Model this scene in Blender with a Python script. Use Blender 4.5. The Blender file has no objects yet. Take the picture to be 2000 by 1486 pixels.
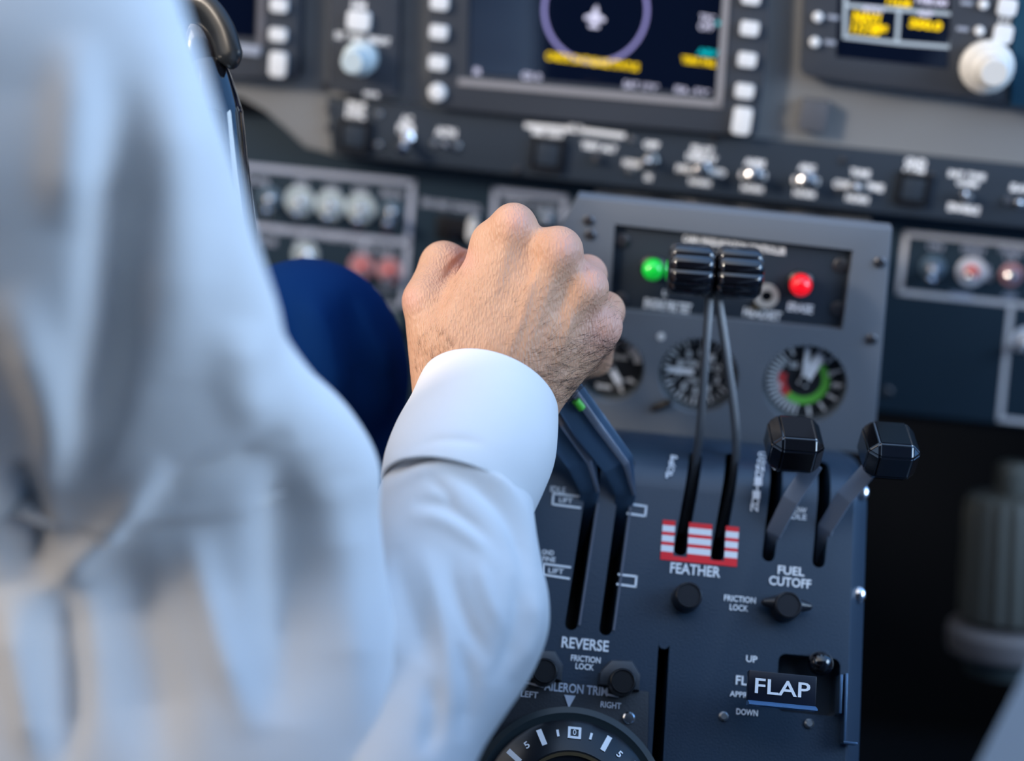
import bpy, bmesh, math, random
import numpy as np
from mathutils import Vector, Matrix

random.seed(7)
rng = np.random.default_rng(7)
R_ = math.radians
sc = bpy.context.scene
COL = sc.collection

# ------------------------------------------------------------------ camera
W, H = 2000.0, 1486.0
LENS = 55.0
F = W * LENS / 36.0
PITCH, ROLL = R_(28.0), R_(5.6)
CPOS = Vector((0, 0, 1.25))
_f = Vector((0, math.cos(PITCH), -math.sin(PITCH)))
_r0, _u0 = Vector((1, 0, 0)), Vector((0, math.sin(PITCH), math.cos(PITCH)))
_u = _u0 * math.cos(ROLL) - _r0 * math.sin(ROLL)
_r = _r0 * math.cos(ROLL) + _u0 * math.sin(ROLL)
MC = Matrix((( _r.x, _u.x, -_f.x, CPOS.x), (_r.y, _u.y, -_f.y, CPOS.y), (_r.z, _u.z, -_f.z, CPOS.z), (0, 0, 0, 1)))
cd = bpy.data.cameras.new('camera')
cam_o = bpy.data.objects.new('camera', cd)
COL.objects.link(cam_o)
cam_o.matrix_world = MC
cd.lens = LENS
cd.sensor_width = 36
cd.clip_start = 0.02
cd.dof.use_dof = True
cd.dof.focus_distance = 0.752
cd.dof.aperture_fstop = 2.1
cd.dof.aperture_blades = 0
sc.camera = cam_o

# ------------------------------------------------------------------ view, sky, sun, window light, added shirt fill
sc.view_settings.view_transform = 'Standard'
sc.view_settings.look = 'None'
sc.view_settings.exposure = -0.35
sc.view_settings.gamma = 1.0
sc.view_settings.use_curve_mapping = False

wd = bpy.data.worlds.new('daylight')
sc.world = wd
wd.use_nodes = True
nt = wd.node_tree
nt.nodes.clear()
wo = nt.nodes.new('ShaderNodeOutputWorld')
bg = nt.nodes.new('ShaderNodeBackground')
tc = nt.nodes.new('ShaderNodeTexCoord')
SUN_DIR = Vector((0.80, 0.45, -0.40)).normalized()
nrmz = nt.nodes.new('ShaderNodeVectorMath'); nrmz.operation = 'NORMALIZE'
dot = nt.nodes.new('ShaderNodeVectorMath'); dot.operation = 'DOT_PRODUCT'
dot.inputs[1].default_value = -SUN_DIR
rp = nt.nodes.new('ShaderNodeValToRGB')
nt.links.new(tc.outputs['Generated'], nrmz.inputs[0])
nt.links.new(nrmz.outputs[0], dot.inputs[0])
mr = nt.nodes.new('ShaderNodeMapRange')
mr.inputs[1].default_value = -1
mr.inputs[2].default_value = 1
nt.links.new(dot.outputs['Value'], mr.inputs[0])
nt.links.new(mr.outputs[0], rp.inputs[0])
nt.links.new(rp.outputs[0], bg.inputs[0])
nt.links.new(bg.outputs[0], wo.inputs[0])
e = rp.color_ramp.elements
e[0].position = 0.35; e[0].color = (0.16, 0.42, 0.95, 1)
e[1].position = 1.0; e[1].color = (1.0, 0.88, 0.74, 1)
q = rp.color_ramp.elements.new(0.72); q.color = (0.46, 0.66, 1.0, 1)
bg.inputs[1].default_value = 2.2

def aim(o, d):
    o.rotation_euler = Vector(d).to_track_quat('-Z', 'Y').to_euler()
sl = bpy.data.lights.new('sun', 'SUN')
sl.energy = 2.9
sl.angle = R_(6)
sl.color = (1.0, 0.86, 0.72)
so = bpy.data.objects.new('sun', sl)
COL.objects.link(so)
aim(so, SUN_DIR)
so.location = (-2, -1, 3)

def area(name, loc, tgt, sx_, sy_, energy, color):
    l = bpy.data.lights.new(name, 'AREA')
    l.shape = 'RECTANGLE'; l.size = sx_; l.size_y = sy_
    l.energy = energy; l.color = color
    o = bpy.data.objects.new(name, l)
    COL.objects.link(o)
    o.location = loc
    aim(o, Vector(tgt) - Vector(loc))
    return o
area('left_window_light', (-1.15, 0.15, 1.75), (0, .8, .9), 0.5, 0.4, 9, (1.0, 0.90, 0.80))
area('right_window_light', (1.2, 0.35, 1.55), (0, .7, .9), 0.8, 0.5, 15, (0.58, 0.78, 1.0))
area('shirt_fill_light', (.90, -.12, 1.58), (-.1, .45, 1.0), 0.5, 0.3, 6.0, (0.78, 0.89, 1.0))  # added fill lamp to brighten the shirt

# ------------------------------------------------------------------ helpers: pixels to rays, planes
def camloc(px, py, d):
    return Vector(((px - 1000) / F * d, (743 - py) / F * d, -d))
def cam(px, py, d):
    return MC @ camloc(px, py, d)
def cdir(px, py):
    return (MC.to_3x3() @ camloc(px, py, 1.0))

class PL:
    """a real flat face of the cockpit: u right, v up the face, n out of it"""
    def __init__(s, o, elev, yaw=0):
        e_ = R_(elev)
        n = Vector((0, -math.cos(e_), math.sin(e_)))
        u = Vector((1, 0, 0))
        if yaw:
            rot = Matrix.Rotation(R_(yaw), 3, 'Z'); n = rot @ n; u = rot @ u
        v = n.cross(u)
        s.u, s.v, s.n, s.o = u, v, n, Vector(o)
        s.M = Matrix(((u.x, v.x, n.x, o[0]), (u.y, v.y, n.y, o[1]), (u.z, v.z, n.z, o[2]), (0, 0, 0, 1)))
        s.Mi = s.M.inverted()
    def at(s, px, py, h=0.0):
        d = cdir(px, py)
        o = s.o + s.n * h
        t = (o - CPOS).dot(s.n) / d.dot(s.n)
        p = s.Mi @ (CPOS + d * t)
        return Vector((p.x, p.y, h))
    def fr(s, px, py, h=0.0):
        return s.M @ Matrix.Translation(s.at(px, py, h))
    def off(s, h):
        q = PL(s.o + s.n * h, 0)
        q.u, q.v, q.n = s.u, s.v, s.n
        q.M = s.M @ Matrix.Translation((0, 0, h)); q.Mi = q.M.inverted(); q.o = s.o + s.n * h
        return q
    def k(s, px, py, h=0):
        return (s.at(px + 10, py, h) - s.at(px, py, h)).length / 10

# ------------------------------------------------------------------ materials
MATS = {}
def mat(name, col, rough=.5, metal=0., coat=0., emit=None, es=1., bump=0., bscale=400., spec=.5, sheen=0., sss=0., trans=0., var=0.):
    if name in MATS: return MATS[name]
    m = bpy.data.materials.new(name)
    m.use_nodes = True
    n = m.node_tree
    b = n.nodes['Principled BSDF']
    b.inputs['Base Color'].default_value = (*col, 1)
    b.inputs['Roughness'].default_value = rough
    b.inputs['Metallic'].default_value = metal
    b.inputs['Coat Weight'].default_value = coat
    b.inputs['Coat Roughness'].default_value = .05
    b.inputs['Specular IOR Level'].default_value = spec
    b.inputs['Sheen Weight'].default_value = sheen
    if trans: b.inputs['Transmission Weight'].default_value = trans
    if sss:
        b.inputs['Subsurface Weight'].default_value = sss
        b.inputs['Subsurface Radius'].default_value = (1.0, .35, .2)
        b.inputs['Subsurface Scale'].default_value = .004
    if emit:
        b.inputs['Emission Color'].default_value = (*emit, 1)
        b.inputs['Emission Strength'].default_value = es
    if bump or var:
        t = n.nodes.new('ShaderNodeTexCoord')
        no = n.nodes.new('ShaderNodeTexNoise')
        no.inputs['Scale'].default_value = bscale
        no.inputs['Detail'].default_value = 4
        n.links.new(t.outputs['Object'], no.inputs['Vector'])
        if bump:
            bp = n.nodes.new('ShaderNodeBump')
            bp.inputs['Strength'].default_value = bump
            bp.inputs['Distance'].default_value = .0004
            n.links.new(no.outputs[0], bp.inputs['Height'])
            n.links.new(bp.outputs[0], b.inputs['Normal'])
        if var:
            mx = n.nodes.new('ShaderNodeMix'); mx.data_type = 'RGBA'
            no2 = n.nodes.new('ShaderNodeTexNoise'); no2.inputs['Scale'].default_value = 14
            no2.inputs['Detail'].default_value = 5
            n.links.new(t.outputs['Object'], no2.inputs['Vector'])
            n.links.new(no2.outputs[0], mx.inputs[0])
            mx.inputs[6].default_value = (*[c * (1 - var) for c in col], 1)
            mx.inputs[7].default_value = (*[c * (1 + var) for c in col], 1)
            n.links.new(mx.outputs[2], b.inputs['Base Color'])
    MATS[name] = m
    return m

grey = mat('grey_panel_paint', (.195, .20, .205), .55, bump=.3, bscale=900, var=.08)
strip_m = mat('charcoal_panel_paint', (.019, .029, .044), .6, bump=.3, bscale=900, var=.12, spec=.35)
sub_m = mat('dark_subpanel_paint', (.010, .026, .044), .6, bump=.25, bscale=900, var=.15, spec=.3)
ped_m = mat('pedestal_paint', (.130, .150, .180), .55, bump=.3, bscale=900, var=.08)
quad_m = mat('quadrant_paint', (.010, .030, .060), .36, bump=.25, bscale=900, var=.25, spec=.9)
trimp_m = mat('trim_panel_paint', (.014, .017, .024), .5, bump=.3, bscale=900)
blackpl = mat('black_plastic', (.008, .008, .010), .35)
blackgl = mat('glossy_black', (.004, .004, .006), .07, coat=1.0)
bezel_m = mat('bezel_paint', (.036, .042, .054), .5, bump=.2, bscale=900, spec=.4)
letter = mat('white_lettering', (.93, .94, .96), .6)
dimlet = mat('grey_lettering', (.30, .33, .40), .6)
frame_l = mat('pale_blue_line', (.42, .47, .60), .6)
btn_m = mat('pale_button', (.72, .73, .74), .45)
knob_w = mat('ivory_knob', (.66, .64, .60), .4)
chrome = mat('chrome', (.80, .80, .82), .18, metal=1.0)
dullmet = mat('dull_metal', (.5, .5, .5), .35, metal=1.0)
screw_m = mat('dark_screw', (.10, .10, .11), .35, metal=.8)
washer = mat('pale_collar', (.42, .50, .54), .4)
redlamp = mat('red_lens', (.75, .01, .015), .12, coat=1, emit=(1, .0, .01), es=.9)
greenlamp = mat('green_lens', (.01, .55, .05), .12, coat=1, emit=(.0, .8, .05), es=.4)
redsw = mat('red_plastic', (.75, .06, .02), .35)
screen_m = mat('screen_glass', (.001, .002, .006), .06, coat=1, emit=(.001, .004, .022), es=.5)
s_white = mat('screen_white', (.1, .1, .1), .3, emit=(.62, .62, .85), es=1.4)
s_grey = mat('screen_pale_line', (.1, .1, .1), .3, emit=(.40, .50, .62), es=1.2)
s_lilac = mat('screen_lilac', (.05, .05, .08), .3, emit=(.28, .26, .62), es=1.2)
s_yel = mat('screen_yellow', (.1, .08, .0), .3, emit=(.9, .60, .0), es=1.9)
s_cyan = mat('screen_cyan', (.0, .1, .1), .3, emit=(.0, .55, .65), es=1.3)
s_green = mat('screen_green', (.0, .1, .0), .3, emit=(.02, .6, .05), es=.8)
red_d = mat('red_decal', (.95, .02, .03), .45)
white_d = mat('white_decal', (.95, .95, .97), .45)
green_d = mat('green_dial_paint', (.14, .55, .07), .5)
reddial = mat('red_dial_paint', (.62, .05, .05), .5)
dial_m = mat('dial_face', (.012, .014, .018), .55)
arm_m = mat('sky_tinted_arm', (.11, .19, .30), .22, metal=.6)  # blue of the reflected sky mixed into the base colour
bronze = mat('bronze_ring', (.30, .22, .12), .35, metal=1)
navy = mat('navy_cloth', (.001, .022, .100), .9, bump=.5, bscale=1500, spec=.08)
olive = mat('dull_olive_metal', (.07, .075, .068), .6)
pale_up = mat('pale_blue_grey_upholstery', (.20, .28, .38), .8, bump=.4, bscale=900)
floor_m = mat('dark_floor_carpet', (.006, .009, .014), .95, bump=.5, bscale=500, spec=.1)

# ------------------------------------------------------------------ mesh builder
class MB:
    def __init__(s): s.bm = bmesh.new()
    def _bev(s, verts, b, seg=2):
        if b <= 0: return
        es = list({e for v in verts for e in v.link_edges})
        bmesh.ops.bevel(s.bm, geom=es, offset=b, segments=seg, profile=.6, affect='EDGES', clamp_overlap=True)
    def box(s, x0, x1, y0, y1, z0, z1, b=0., seg=2):
        r = bmesh.ops.create_cube(s.bm, size=1.0)
        for v in r['verts']:
            v.co = Vector((x0 + (v.co.x + .5) * (x1 - x0), y0 + (v.co.y + .5) * (y1 - y0), z0 + (v.co.z + .5) * (z1 - z0)))
        s._bev(r['verts'], b, seg)
        return s
    def prism(s, pts, z0, z1, b=0.):
        a = [s.bm.verts.new((p[0], p[1], z0)) for p in pts]
        c = [s.bm.verts.new((p[0], p[1], z1)) for p in pts]
        n = len(pts)
        s.bm.faces.new(list(reversed(a))); top = s.bm.faces.new(c)
        for i in range(n):
            s.bm.faces.new((a[i], a[(i + 1) % n], c[(i + 1) % n], c[i]))
        if b > 0:
            bmesh.ops.bevel(s.bm, geom=list(top.edges), offset=b, segments=2, profile=.6, affect='EDGES', clamp_overlap=True)
        return s
    def rrect(s, cx, cy, w, h, r, z0, z1, b=0., n=5, rot=0.):
        pts = []
        for qx, qy, a0 in ((1, 1, 0), (-1, 1, 90), (-1, -1, 180), (1, -1, 270)):
            for i in range(n + 1):
                a = R_(a0 + 90 * i / n)
                pts.append((qx * (w / 2 - r) + r * math.cos(a), qy * (h / 2 - r) + r * math.sin(a)))
        c, s_ = math.cos(rot), math.sin(rot)
        return s.prism([(cx + x * c - y * s_, cy + x * s_ + y * c) for x, y in pts], z0, z1, b)
    def lathe(s, prof, cx=0, cy=0, n=40, M=None, lobes=None):
        rings = []
        for r, z in prof:
            ring = []
            for i in range(n):
                a = 2 * math.pi * i / n
                rr = r * (lobes(a) if lobes else 1)
                co = Vector((cx + rr * math.cos(a), cy + rr * math.sin(a), z))
                ring.append(s.bm.verts.new(M @ co if M else co))
            rings.append(ring)
        for a, b in zip(rings, rings[1:]):
            for i in range(n):
                s.bm.faces.new((a[i], a[(i + 1) % n], b[(i + 1) % n], b[i]))
        s.bm.faces.new(list(reversed(rings[0]))); s.bm.faces.new(rings[-1])
        return s
    def cyl(s, cx, cy, r, z0, z1, b=0., n=32, M=None, r1=None):
        r1 = r if r1 is None else r1
        if b > 0:
            pr = [(r, z0), (r1, z1 - b), (r1 - b * .3, z1 - b * .3), (r1 - b, z1)]
        else: pr = [(r, z0), (r1, z1)]
        return s.lathe(pr, cx, cy, n, M)
    def ring(s, cx, cy, r0, r1, z0, z1, n=48, a0=0, a1=360):
        full = abs(a1 - a0) >= 360
        m = n if full else n + 1
        vs = []
        for i in range(m):
            a = R_(a0 + (a1 - a0) * i / n)
            c, d = math.cos(a), math.sin(a)
            vs.append([s.bm.verts.new((cx + r * c, cy + r * d, z)) for r, z in ((r0, z0), (r1, z0), (r1, z1), (r0, z1))])
        for i in range(n):
            a, b = vs[i], vs[(i + 1) % m]
            for j in range(4):
                s.bm.faces.new((a[j], a[(j + 1) % 4], b[(j + 1) % 4], b[j]))
        if not full:
            s.bm.faces.new(list(reversed(vs[0]))); s.bm.faces.new(vs[-1])
        return s
    def ball(s, c, r, sc3=(1, 1, 1), u=24, v=14):
        q = bmesh.ops.create_uvsphere(s.bm, u_segments=u, v_segments=v, radius=1)
        for x in q['verts']:
            x.co = Vector((c[0] + x.co.x * r * sc3[0], c[1] + x.co.y * r * sc3[1], c[2] + x.co.z * r * sc3[2]))
        return s
    def line(s, p, q, w, z0, z1):
        p, q = Vector(p[:2]), Vector(q[:2])
        d = (q - p).normalized() * (w / 2); n = Vector((-d.y, d.x))
        return s.prism([(p - d - n)[:], (q + d - n)[:], (q + d + n)[:], (p - d + n)[:]], z0, z1)
    def tube(s, pts, radii, n=16, sq=1.0):
        pts = [Vector(p) for p in pts]
        rings = []
        up = Vector((0, 0, 1))
        t0 = (pts[1] - pts[0]).normalized()
        if abs(t0.dot(up)) > .9: up = Vector((1, 0, 0))
        sd = t0.cross(up).normalized()
        for i, p in enumerate(pts):
            t = (pts[min(i + 1, len(pts) - 1)] - pts[max(i - 1, 0)]).normalized()
            sd = (sd - t * sd.dot(t)).normalized()
            up = t.cross(sd)
            r = radii[i] if hasattr(radii, '__len__') else radii
            rings.append([s.bm.verts.new(p + sd * (r * math.cos(2 * math.pi * j / n)) + up * (r * sq * math.sin(2 * math.pi * j / n))) for j in range(n)])
        for a, b in zip(rings, rings[1:]):
            for j in range(n):
                s.bm.faces.new((a[j], a[(j + 1) % n], b[(j + 1) % n], b[j]))
        s.bm.faces.new(list(reversed(rings[0]))); s.bm.faces.new(rings[-1])
        return s
    def bar(s, pts, widths, th, nrm, bev=.0006):
        """flat bar swept along pts; nrm is the direction its broad face looks"""
        pts = [Vector(p) for p in pts]; nrm = Vector(nrm).normalized()
        rings = []
        for i, p in enumerate(pts):
            t = (pts[min(i + 1, len(pts) - 1)] - pts[max(i - 1, 0)]).normalized()
            sd = t.cross(nrm).normalized()
            nn = sd.cross(t).normalized()
            w = (widths[i] if hasattr(widths, '__len__') else widths) / 2
            rings.append([s.bm.verts.new(p + sd * a * w + nn * c * th / 2) for a, c in ((-1, -1), (1, -1), (1, 1), (-1, 1))])
        nv = [v for r in rings for v in r]
        for a, b in zip(rings, rings[1:]):
            for j in range(4):
                s.bm.faces.new((a[j], a[(j + 1) % 4], b[(j + 1) % 4], b[j]))
        s.bm.faces.new(list(reversed(rings[0]))); s.bm.faces.new(rings[-1])
        if bev: s._bev(nv, bev, 2)
        return s
    def text(s, body, cx, cy, w, h, z=0., rot=0., fat=.0, th=.0003, stack=False):
        cu = bpy.data.curves.new('t', 'FONT')
        cu.body = body; cu.size = 1; cu.align_x = 'CENTER'; cu.extrude = 0.0; cu.offset = fat
        cu.space_line = .85; cu.resolution_u = 3
        o = bpy.data.objects.new('t', cu)
        COL.objects.link(o)
        dg = bpy.context.evaluated_depsgraph_get()
        me = bpy.data.meshes.new_from_object(o.evaluated_get(dg))
        n = len(me.vertices)
        co = np.empty(n * 3); me.vertices.foreach_get('co', co); co = co.reshape(-1, 3)
        mn, mx = co.min(0), co.max(0)
        co = (co - (mn + mx) / 2) / np.maximum(mx - mn, 1e-6)
        c, d = math.cos(rot), math.sin(rot)
        X, Y = co[:, 0] * w, co[:, 1] * h
        vs = [s.bm.verts.new((cx + a * c - b * d, cy + a * d + b * c, z + th)) for a, b in zip(X, Y)]
        for p in me.polygons:
            try: s.bm.faces.new([vs[i] for i in p.vertices])
            except ValueError: pass
        bpy.data.objects.remove(o); bpy.data.curves.remove(cu); bpy.data.meshes.remove(me)
        return s
    def build(s, name, m, parent=None, M=None, smooth=30):
        bmesh.ops.recalc_face_normals(s.bm, faces=s.bm.faces)
        me = bpy.data.meshes.new(name)
        s.bm.to_mesh(me); s.bm.free()
        me.materials.append(m)
        if smooth:
            me.shade_smooth() if hasattr(me, 'shade_smooth') else None
            me.set_sharp_from_angle(angle=R_(smooth))
        o = bpy.data.objects.new(name, me)
        COL.objects.link(o)
        if parent is not None: o.parent = parent
        if M is not None:
            if parent is not None: o.matrix_parent_inverse = world_of(parent).inverted()
            o.matrix_basis = M
        return o

WM = {}
def world_of(o):
    return WM[o.name] if o.name in WM else (world_of(o.parent) @ o.matrix_parent_inverse @ o.matrix_basis if o.parent else o.matrix_basis.copy())

def tag(o, label, cat, group=None):
    o['label'] = label; o['category'] = cat
    if group: o['group'] = group
    return o
def thing(name, label, cat, M, group=None):
    o = bpy.data.objects.new(name, None)
    o.empty_display_size = .01
    COL.objects.link(o)
    o.matrix_basis = M
    return tag(o, label, cat, group)
def struct(o):
    o['kind'] = 'structure'; return o

def boolean(o, cutters):
    """cut the holes out of a mesh for good"""
    for mb in cutters:
        bmesh.ops.recalc_face_normals(mb.bm, faces=mb.bm.faces)
        me = bpy.data.meshes.new('c'); mb.bm.to_mesh(me); mb.bm.free()
        c = bpy.data.objects.new('c', me); COL.objects.link(c); c.matrix_basis = o.matrix_basis.copy() if not o.parent else world_of(o)
        md = o.modifiers.new('b', 'BOOLEAN'); md.object = c; md.operation = 'DIFFERENCE'; md.solver = 'EXACT'
        bpy.context.view_layer.update()
        dg = bpy.context.evaluated_depsgraph_get()
        nm = bpy.data.meshes.new_from_object(o.evaluated_get(dg))
        o.modifiers.clear()
        old = o.data; nmn = old.name
        o.data = nm; bpy.data.meshes.remove(old); nm.name = nmn
        bpy.data.objects.remove(c); bpy.data.meshes.remove(me)
    return o

# ------------------------------------------------------------------ the faces of the cockpit
A = PL(cam(1000, 150, .945), 9, -6)         # main instrument panel
B = A.off(.006)                          # switch strip
Cp = A.off(-.024)                        # sub panels
D = PL(cam(1400, 650, .868), 9, -5)         # pedestal box
E = PL(cam(1350, 1150, .797), 44)        # lever quadrant

def lab(mb, P, items, h=0., fat=.012):
    """lettering: (text, px, py, width px, height px[, rot])"""
    for it in items:
        t, px, py, w, hh = it[:5]
        rot = it[5] if len(it) > 5 else 0
        c = P.at(px, py, h)
        k = P.k(px, py, h)
        mb.text(t, c.x, c.y, w * k, hh * k, h, rot=R_(rot), fat=fat)

def plate(name, P, pix, z0, z1, m, label, cat, bev=.0012):
    ps = [P.at(x, y, z1) for x, y in pix]
    c = sum(ps, Vector()) / len(ps)
    M = P.M @ Matrix.Translation((c.x, c.y, 0))
    mb = MB().prism([(p.x - c.x, p.y - c.y) for p in ps], z0, z1, bev)
    o = mb.build(name, m, None, M)
    if label: tag(o, label, cat)
    o['_cx'] = 0
    del o['_cx']
    return o, M

# ---- setting: floor, side walls, bulkhead
def wallbox(name, x0, x1, y0, y1, z0, z1, m):
    return struct(MB().box(x0, x1, y0, y1, z0, z1).build(name, m, None, Matrix.Identity(4)))
wallm = mat('footwell_black', (.006, .007, .009), .95, bump=.3, bscale=60, spec=.05)
liner = mat('grey_side_liner', (.10, .11, .13), .85, bump=.3, bscale=300)
wallbox('floor', -.95, .95, -.9, 1.55, -.02, 0, floor_m)
wallbox('wall_left', -.97, -.95, -.9, 1.55, -.02, .95, liner)
wallbox('wall_right', .95, .97, -.9, 1.55, -.02, .95, liner)
cab = mat('cabin_lining', (.075, .078, .085), .8, bump=.3, bscale=200)
wallbox('wall_back', -.97, .97, -.97, -.95, -.02, 1.62, cab)
wallbox('ceiling', -.97, .97, -.97, .19, 1.62, 1.64, cab)
wallbox('sun_shade_pillar', -.97, -.95, -.95, .095, .95, 1.62, cab)  # unseen pillar added to keep the sun off the shirt
wallbox('footwell_shade_slab', -.95, .95, 1.075, 1.53, 1.15, 1.18, wallm)  # unseen glareshield slab added to darken the footwell
wallbox('wall_front', -.95, .95, 1.53, 1.55, 0, 1.4, wallm)

# ---- main instrument panel (grey)
pp = [(-300, 175), (470, 186), (520, 214), (560, 252), (596, 288), (660, 303), (1200, 362), (2700, 518), (2750, -280), (-330, -560)]
panel, pM = plate('instrument_panel', A, pp, -.006, 0, grey, 'large grey instrument panel behind the display screens', 'instrument panel', .001)
def child_lettering(root, rootM, P, items, h, m=letter, name='lettering', fat=.012):
    for it in items:
        mb = MB(); lab(mb, P, [it], h, fat); mb.build(name, m, root, P.M, smooth=0)
def parent_world(root, M): WM[root.name] = M
parent_world(panel, pM)

# ---- switch strip
sp_ = [(638, 190), (838, 208), (2700, 395), (2700, 516), (1200, 362), (800, 316), (648, 300)]
strip, sM = plate('switch_panel', A, sp_, 0.0003, .006, strip_m, 'long charcoal switch panel strip running under the screens', 'switch panel')
parent_world(strip, sM)
T1 = [('PROP\nSYNC', 695, 215, 38, 32), ('AC\nPWR', 795, 243, 34, 34), ('ALTN', 871, 258, 40, 16),
      ('MIC OXY', 1071, 261, 62, 12), ('ELT', 1124, 251, 26, 15), ('TEST ALT', 1170, 287, 70, 14),
      ('OFF', 1272, 283, 30, 14), ('NORM', 1234, 319, 34, 14), ('ON', 1266, 346, 14, 14),
      ('PILOT', 1372, 292, 44, 13), ('DISPLAY', 1371, 308, 60, 13), ('PFD', 1336, 330, 30, 13), ('MFD', 1402, 337, 30, 13), ('NORM', 1367, 356, 42, 12),
      ('AHRS', 1474, 318, 40, 14), ('1', 1448, 340, 6, 13), ('2', 1494, 343, 8, 13), ('NORM', 1469, 368, 42, 13),
      ('ADC', 1576, 328, 32, 14), ('1', 1551, 351, 6, 13), ('2', 1597, 354, 8, 13), ('NORM', 1571, 378, 42, 13),
      ('TUNE', 1680, 338, 38, 14), ('COM', 1644, 360, 32, 15), ('FMS', 1710, 366, 32, 15), ('NORM', 1674, 388, 44, 14),
      ('GND\nCOM', 1787, 325, 42, 32), ('INT', 1868, 340, 30, 13), ('TONE', 1906, 344, 36, 13), ('COMM', 1889, 358, 42, 12), ('ENABLE', 1882, 407, 62, 15), ('SLAVE', 1996, 368, 46, 15)]
for a, b in (((1030, 245), (1108, 252)), ((1140, 255), (1216, 265))):
    p, q_ = A.at(*a, .006), A.at(*b, .006)
    MB().line(p, q_, .0030, .006, .0064).build('white_bar', letter, strip, A.M, smooth=0)
child_lettering(strip, sM, A, T1, .0062, fat=.055)
def screw(P, root, px, py, h, r=.0028, m=screw_m):
    c = P.at(px, py, h)
    mb = MB().lathe([(r, h - .0004), (r, h + .0008), (r * .75, h + .0014), (r * .2, h + .0015)], c.x, c.y, 20)
    return mb.build('screw', m, root, P.M)
for x, y in ((644, 213), (644, 250), (740, 222), (739, 283), (1012, 331), (1235, 272), (1231, 334), (1396, 272), (1648, 313), (1821, 343), (1640, 372), (893, 285), (849, 280)):
    screw(A, strip, x, y, .006, .0022, dullmet if x in (740, 739, 1231, 1235, 893, 849) else screw_m)

def push_button(px, py, wpx, label):
    k = A.k(px, py)
    M = A.fr(px, py, .006)
    w = wpx * k
    t = thing('push_button', label, 'button', M, 'square black push buttons on the switch strip')
    mb = MB()
    mb.box(-w / 2, w / 2, -w * .52, -w * .40, -.0005, .0035, .0006).box(-w / 2, w / 2, w * .40, w * .52, -.0005, .0035, .0006)
    mb.box(-w / 2, -w * .40, -w * .52, w * .52, -.0005, .0035, .0006).box(w * .40, w / 2, -w * .52, w * .52, -.0005, .0035, .0006)
    mb.build('frame', blackpl, t)
    MB().box(-w * .36, w * .36, -w * .36, w * .36, -.0005, .0025, .001).build('cap', strip_m, t)
push_button(693, 264, 60, 'square black push button at the left end of the switch strip')
push_button(1070, 300, 64, 'square black push button under the left end of the white bar')
push_button(1783, 368, 64, 'square black push button under the two-line white lettering at right of the strip')

def toggle(P, px, py, h, tip, label, group=None, collar=0., colm=None, r=.0026, m=chrome, tipm=None, ln=.011, nut=.0045, capm=None):
    """a bat toggle: nut, optional wide collar, bat; tip = pixel offset of the bat's end"""
    M = P.fr(px, py, h)
    t = thing('toggle_switch', label, 'switch', M, group)
    a = P.at(px, py, h); b = P.at(px + tip[0], py + tip[1], h + ln)
    d = Vector((b.x - a.x, b.y - a.y, ln))
    if collar:
        mb = MB(); mb.lathe([(collar, -.0002), (collar, .0008), (collar * .93, .0013), (collar * .6, .0010), (nut, .0010)], n=40)
        mb.build('collar', colm or washer, t)
    mb = MB(); mb.lathe([(nut, 0), (nut, .0028), (nut * .85, .0034), (nut * .55, .0036), (nut * .5, .0042)], n=6 if not capm else 24)
    mb.build('nut', capm or m, t)
    mb = MB(); mb.tube([Vector((0, 0, .001)), d * .35, d * .7, d * .9, d, d * 1.06], [r * .6, r * .7, r * .95, r * 1.05, r * .9, r * .4], 16)
    mb.build('bat', tipm or m, t)
    return t
G = 'small toggle switches along the charcoal strip'
toggle(A, 796, 268, .006, (-10, 26), 'chrome toggle switch under the leftmost two-line lettering, tipped down', G, r=.0038, ln=.013)
toggle(A, 871, 280, .006, (0, 6), 'tiny toggle between two screws near the left of the strip', G, r=.0016, nut=.0024, ln=.006)
toggle(A, 1167, 309, .006, (-2, 3), 'short dark toggle on the strip right of the square button', G, m=screw_m, r=.002, ln=.006, nut=.003)
toggle(A, 1272, 312, .006, (-8, 3), 'thin toggle beside the white lettering block right of the white bar', G, r=.0022, m=dullmet, tipm=chrome)
toggle(A, 1372, 328, .006, (-6, 8), 'chrome toggle switch under the two-line PILOT DISPLAY lettering', G, r=.0040, ln=.014)
toggle(A, 1474, 340, .006, (-7, 6), 'chrome toggle switch with small numbers either side, left one of two', G, r=.0038, ln=.014)
toggle(A, 1577, 350, .006, (-8, 6), 'chrome toggle switch with small numbers either side, right one of two', G, r=.0038, ln=.014)
toggle(A, 1678, 364, .006, (-6, 2), 'small toggle in the middle of four white words', G, r=.0022, m=dullmet, tipm=chrome, nut=.003)
toggle(A, 1889, 384, .006, (-6, -6), 'small toggle above the long white word near the right end', G, r=.0022, m=dullmet, tipm=chrome, nut=.003)
toggle(A, 1992, 396, .006, (-2, 0), 'small toggle at the far right end of the strip', G, r=.0020, m=dullmet, tipm=chrome, nut=.003)
mb = MB(); c = A.at(1968, 390, .006); mb.cyl(c.x, c.y, .0022, .0055, .008); mb.build('screw', dullmet, strip, A.M)

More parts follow.
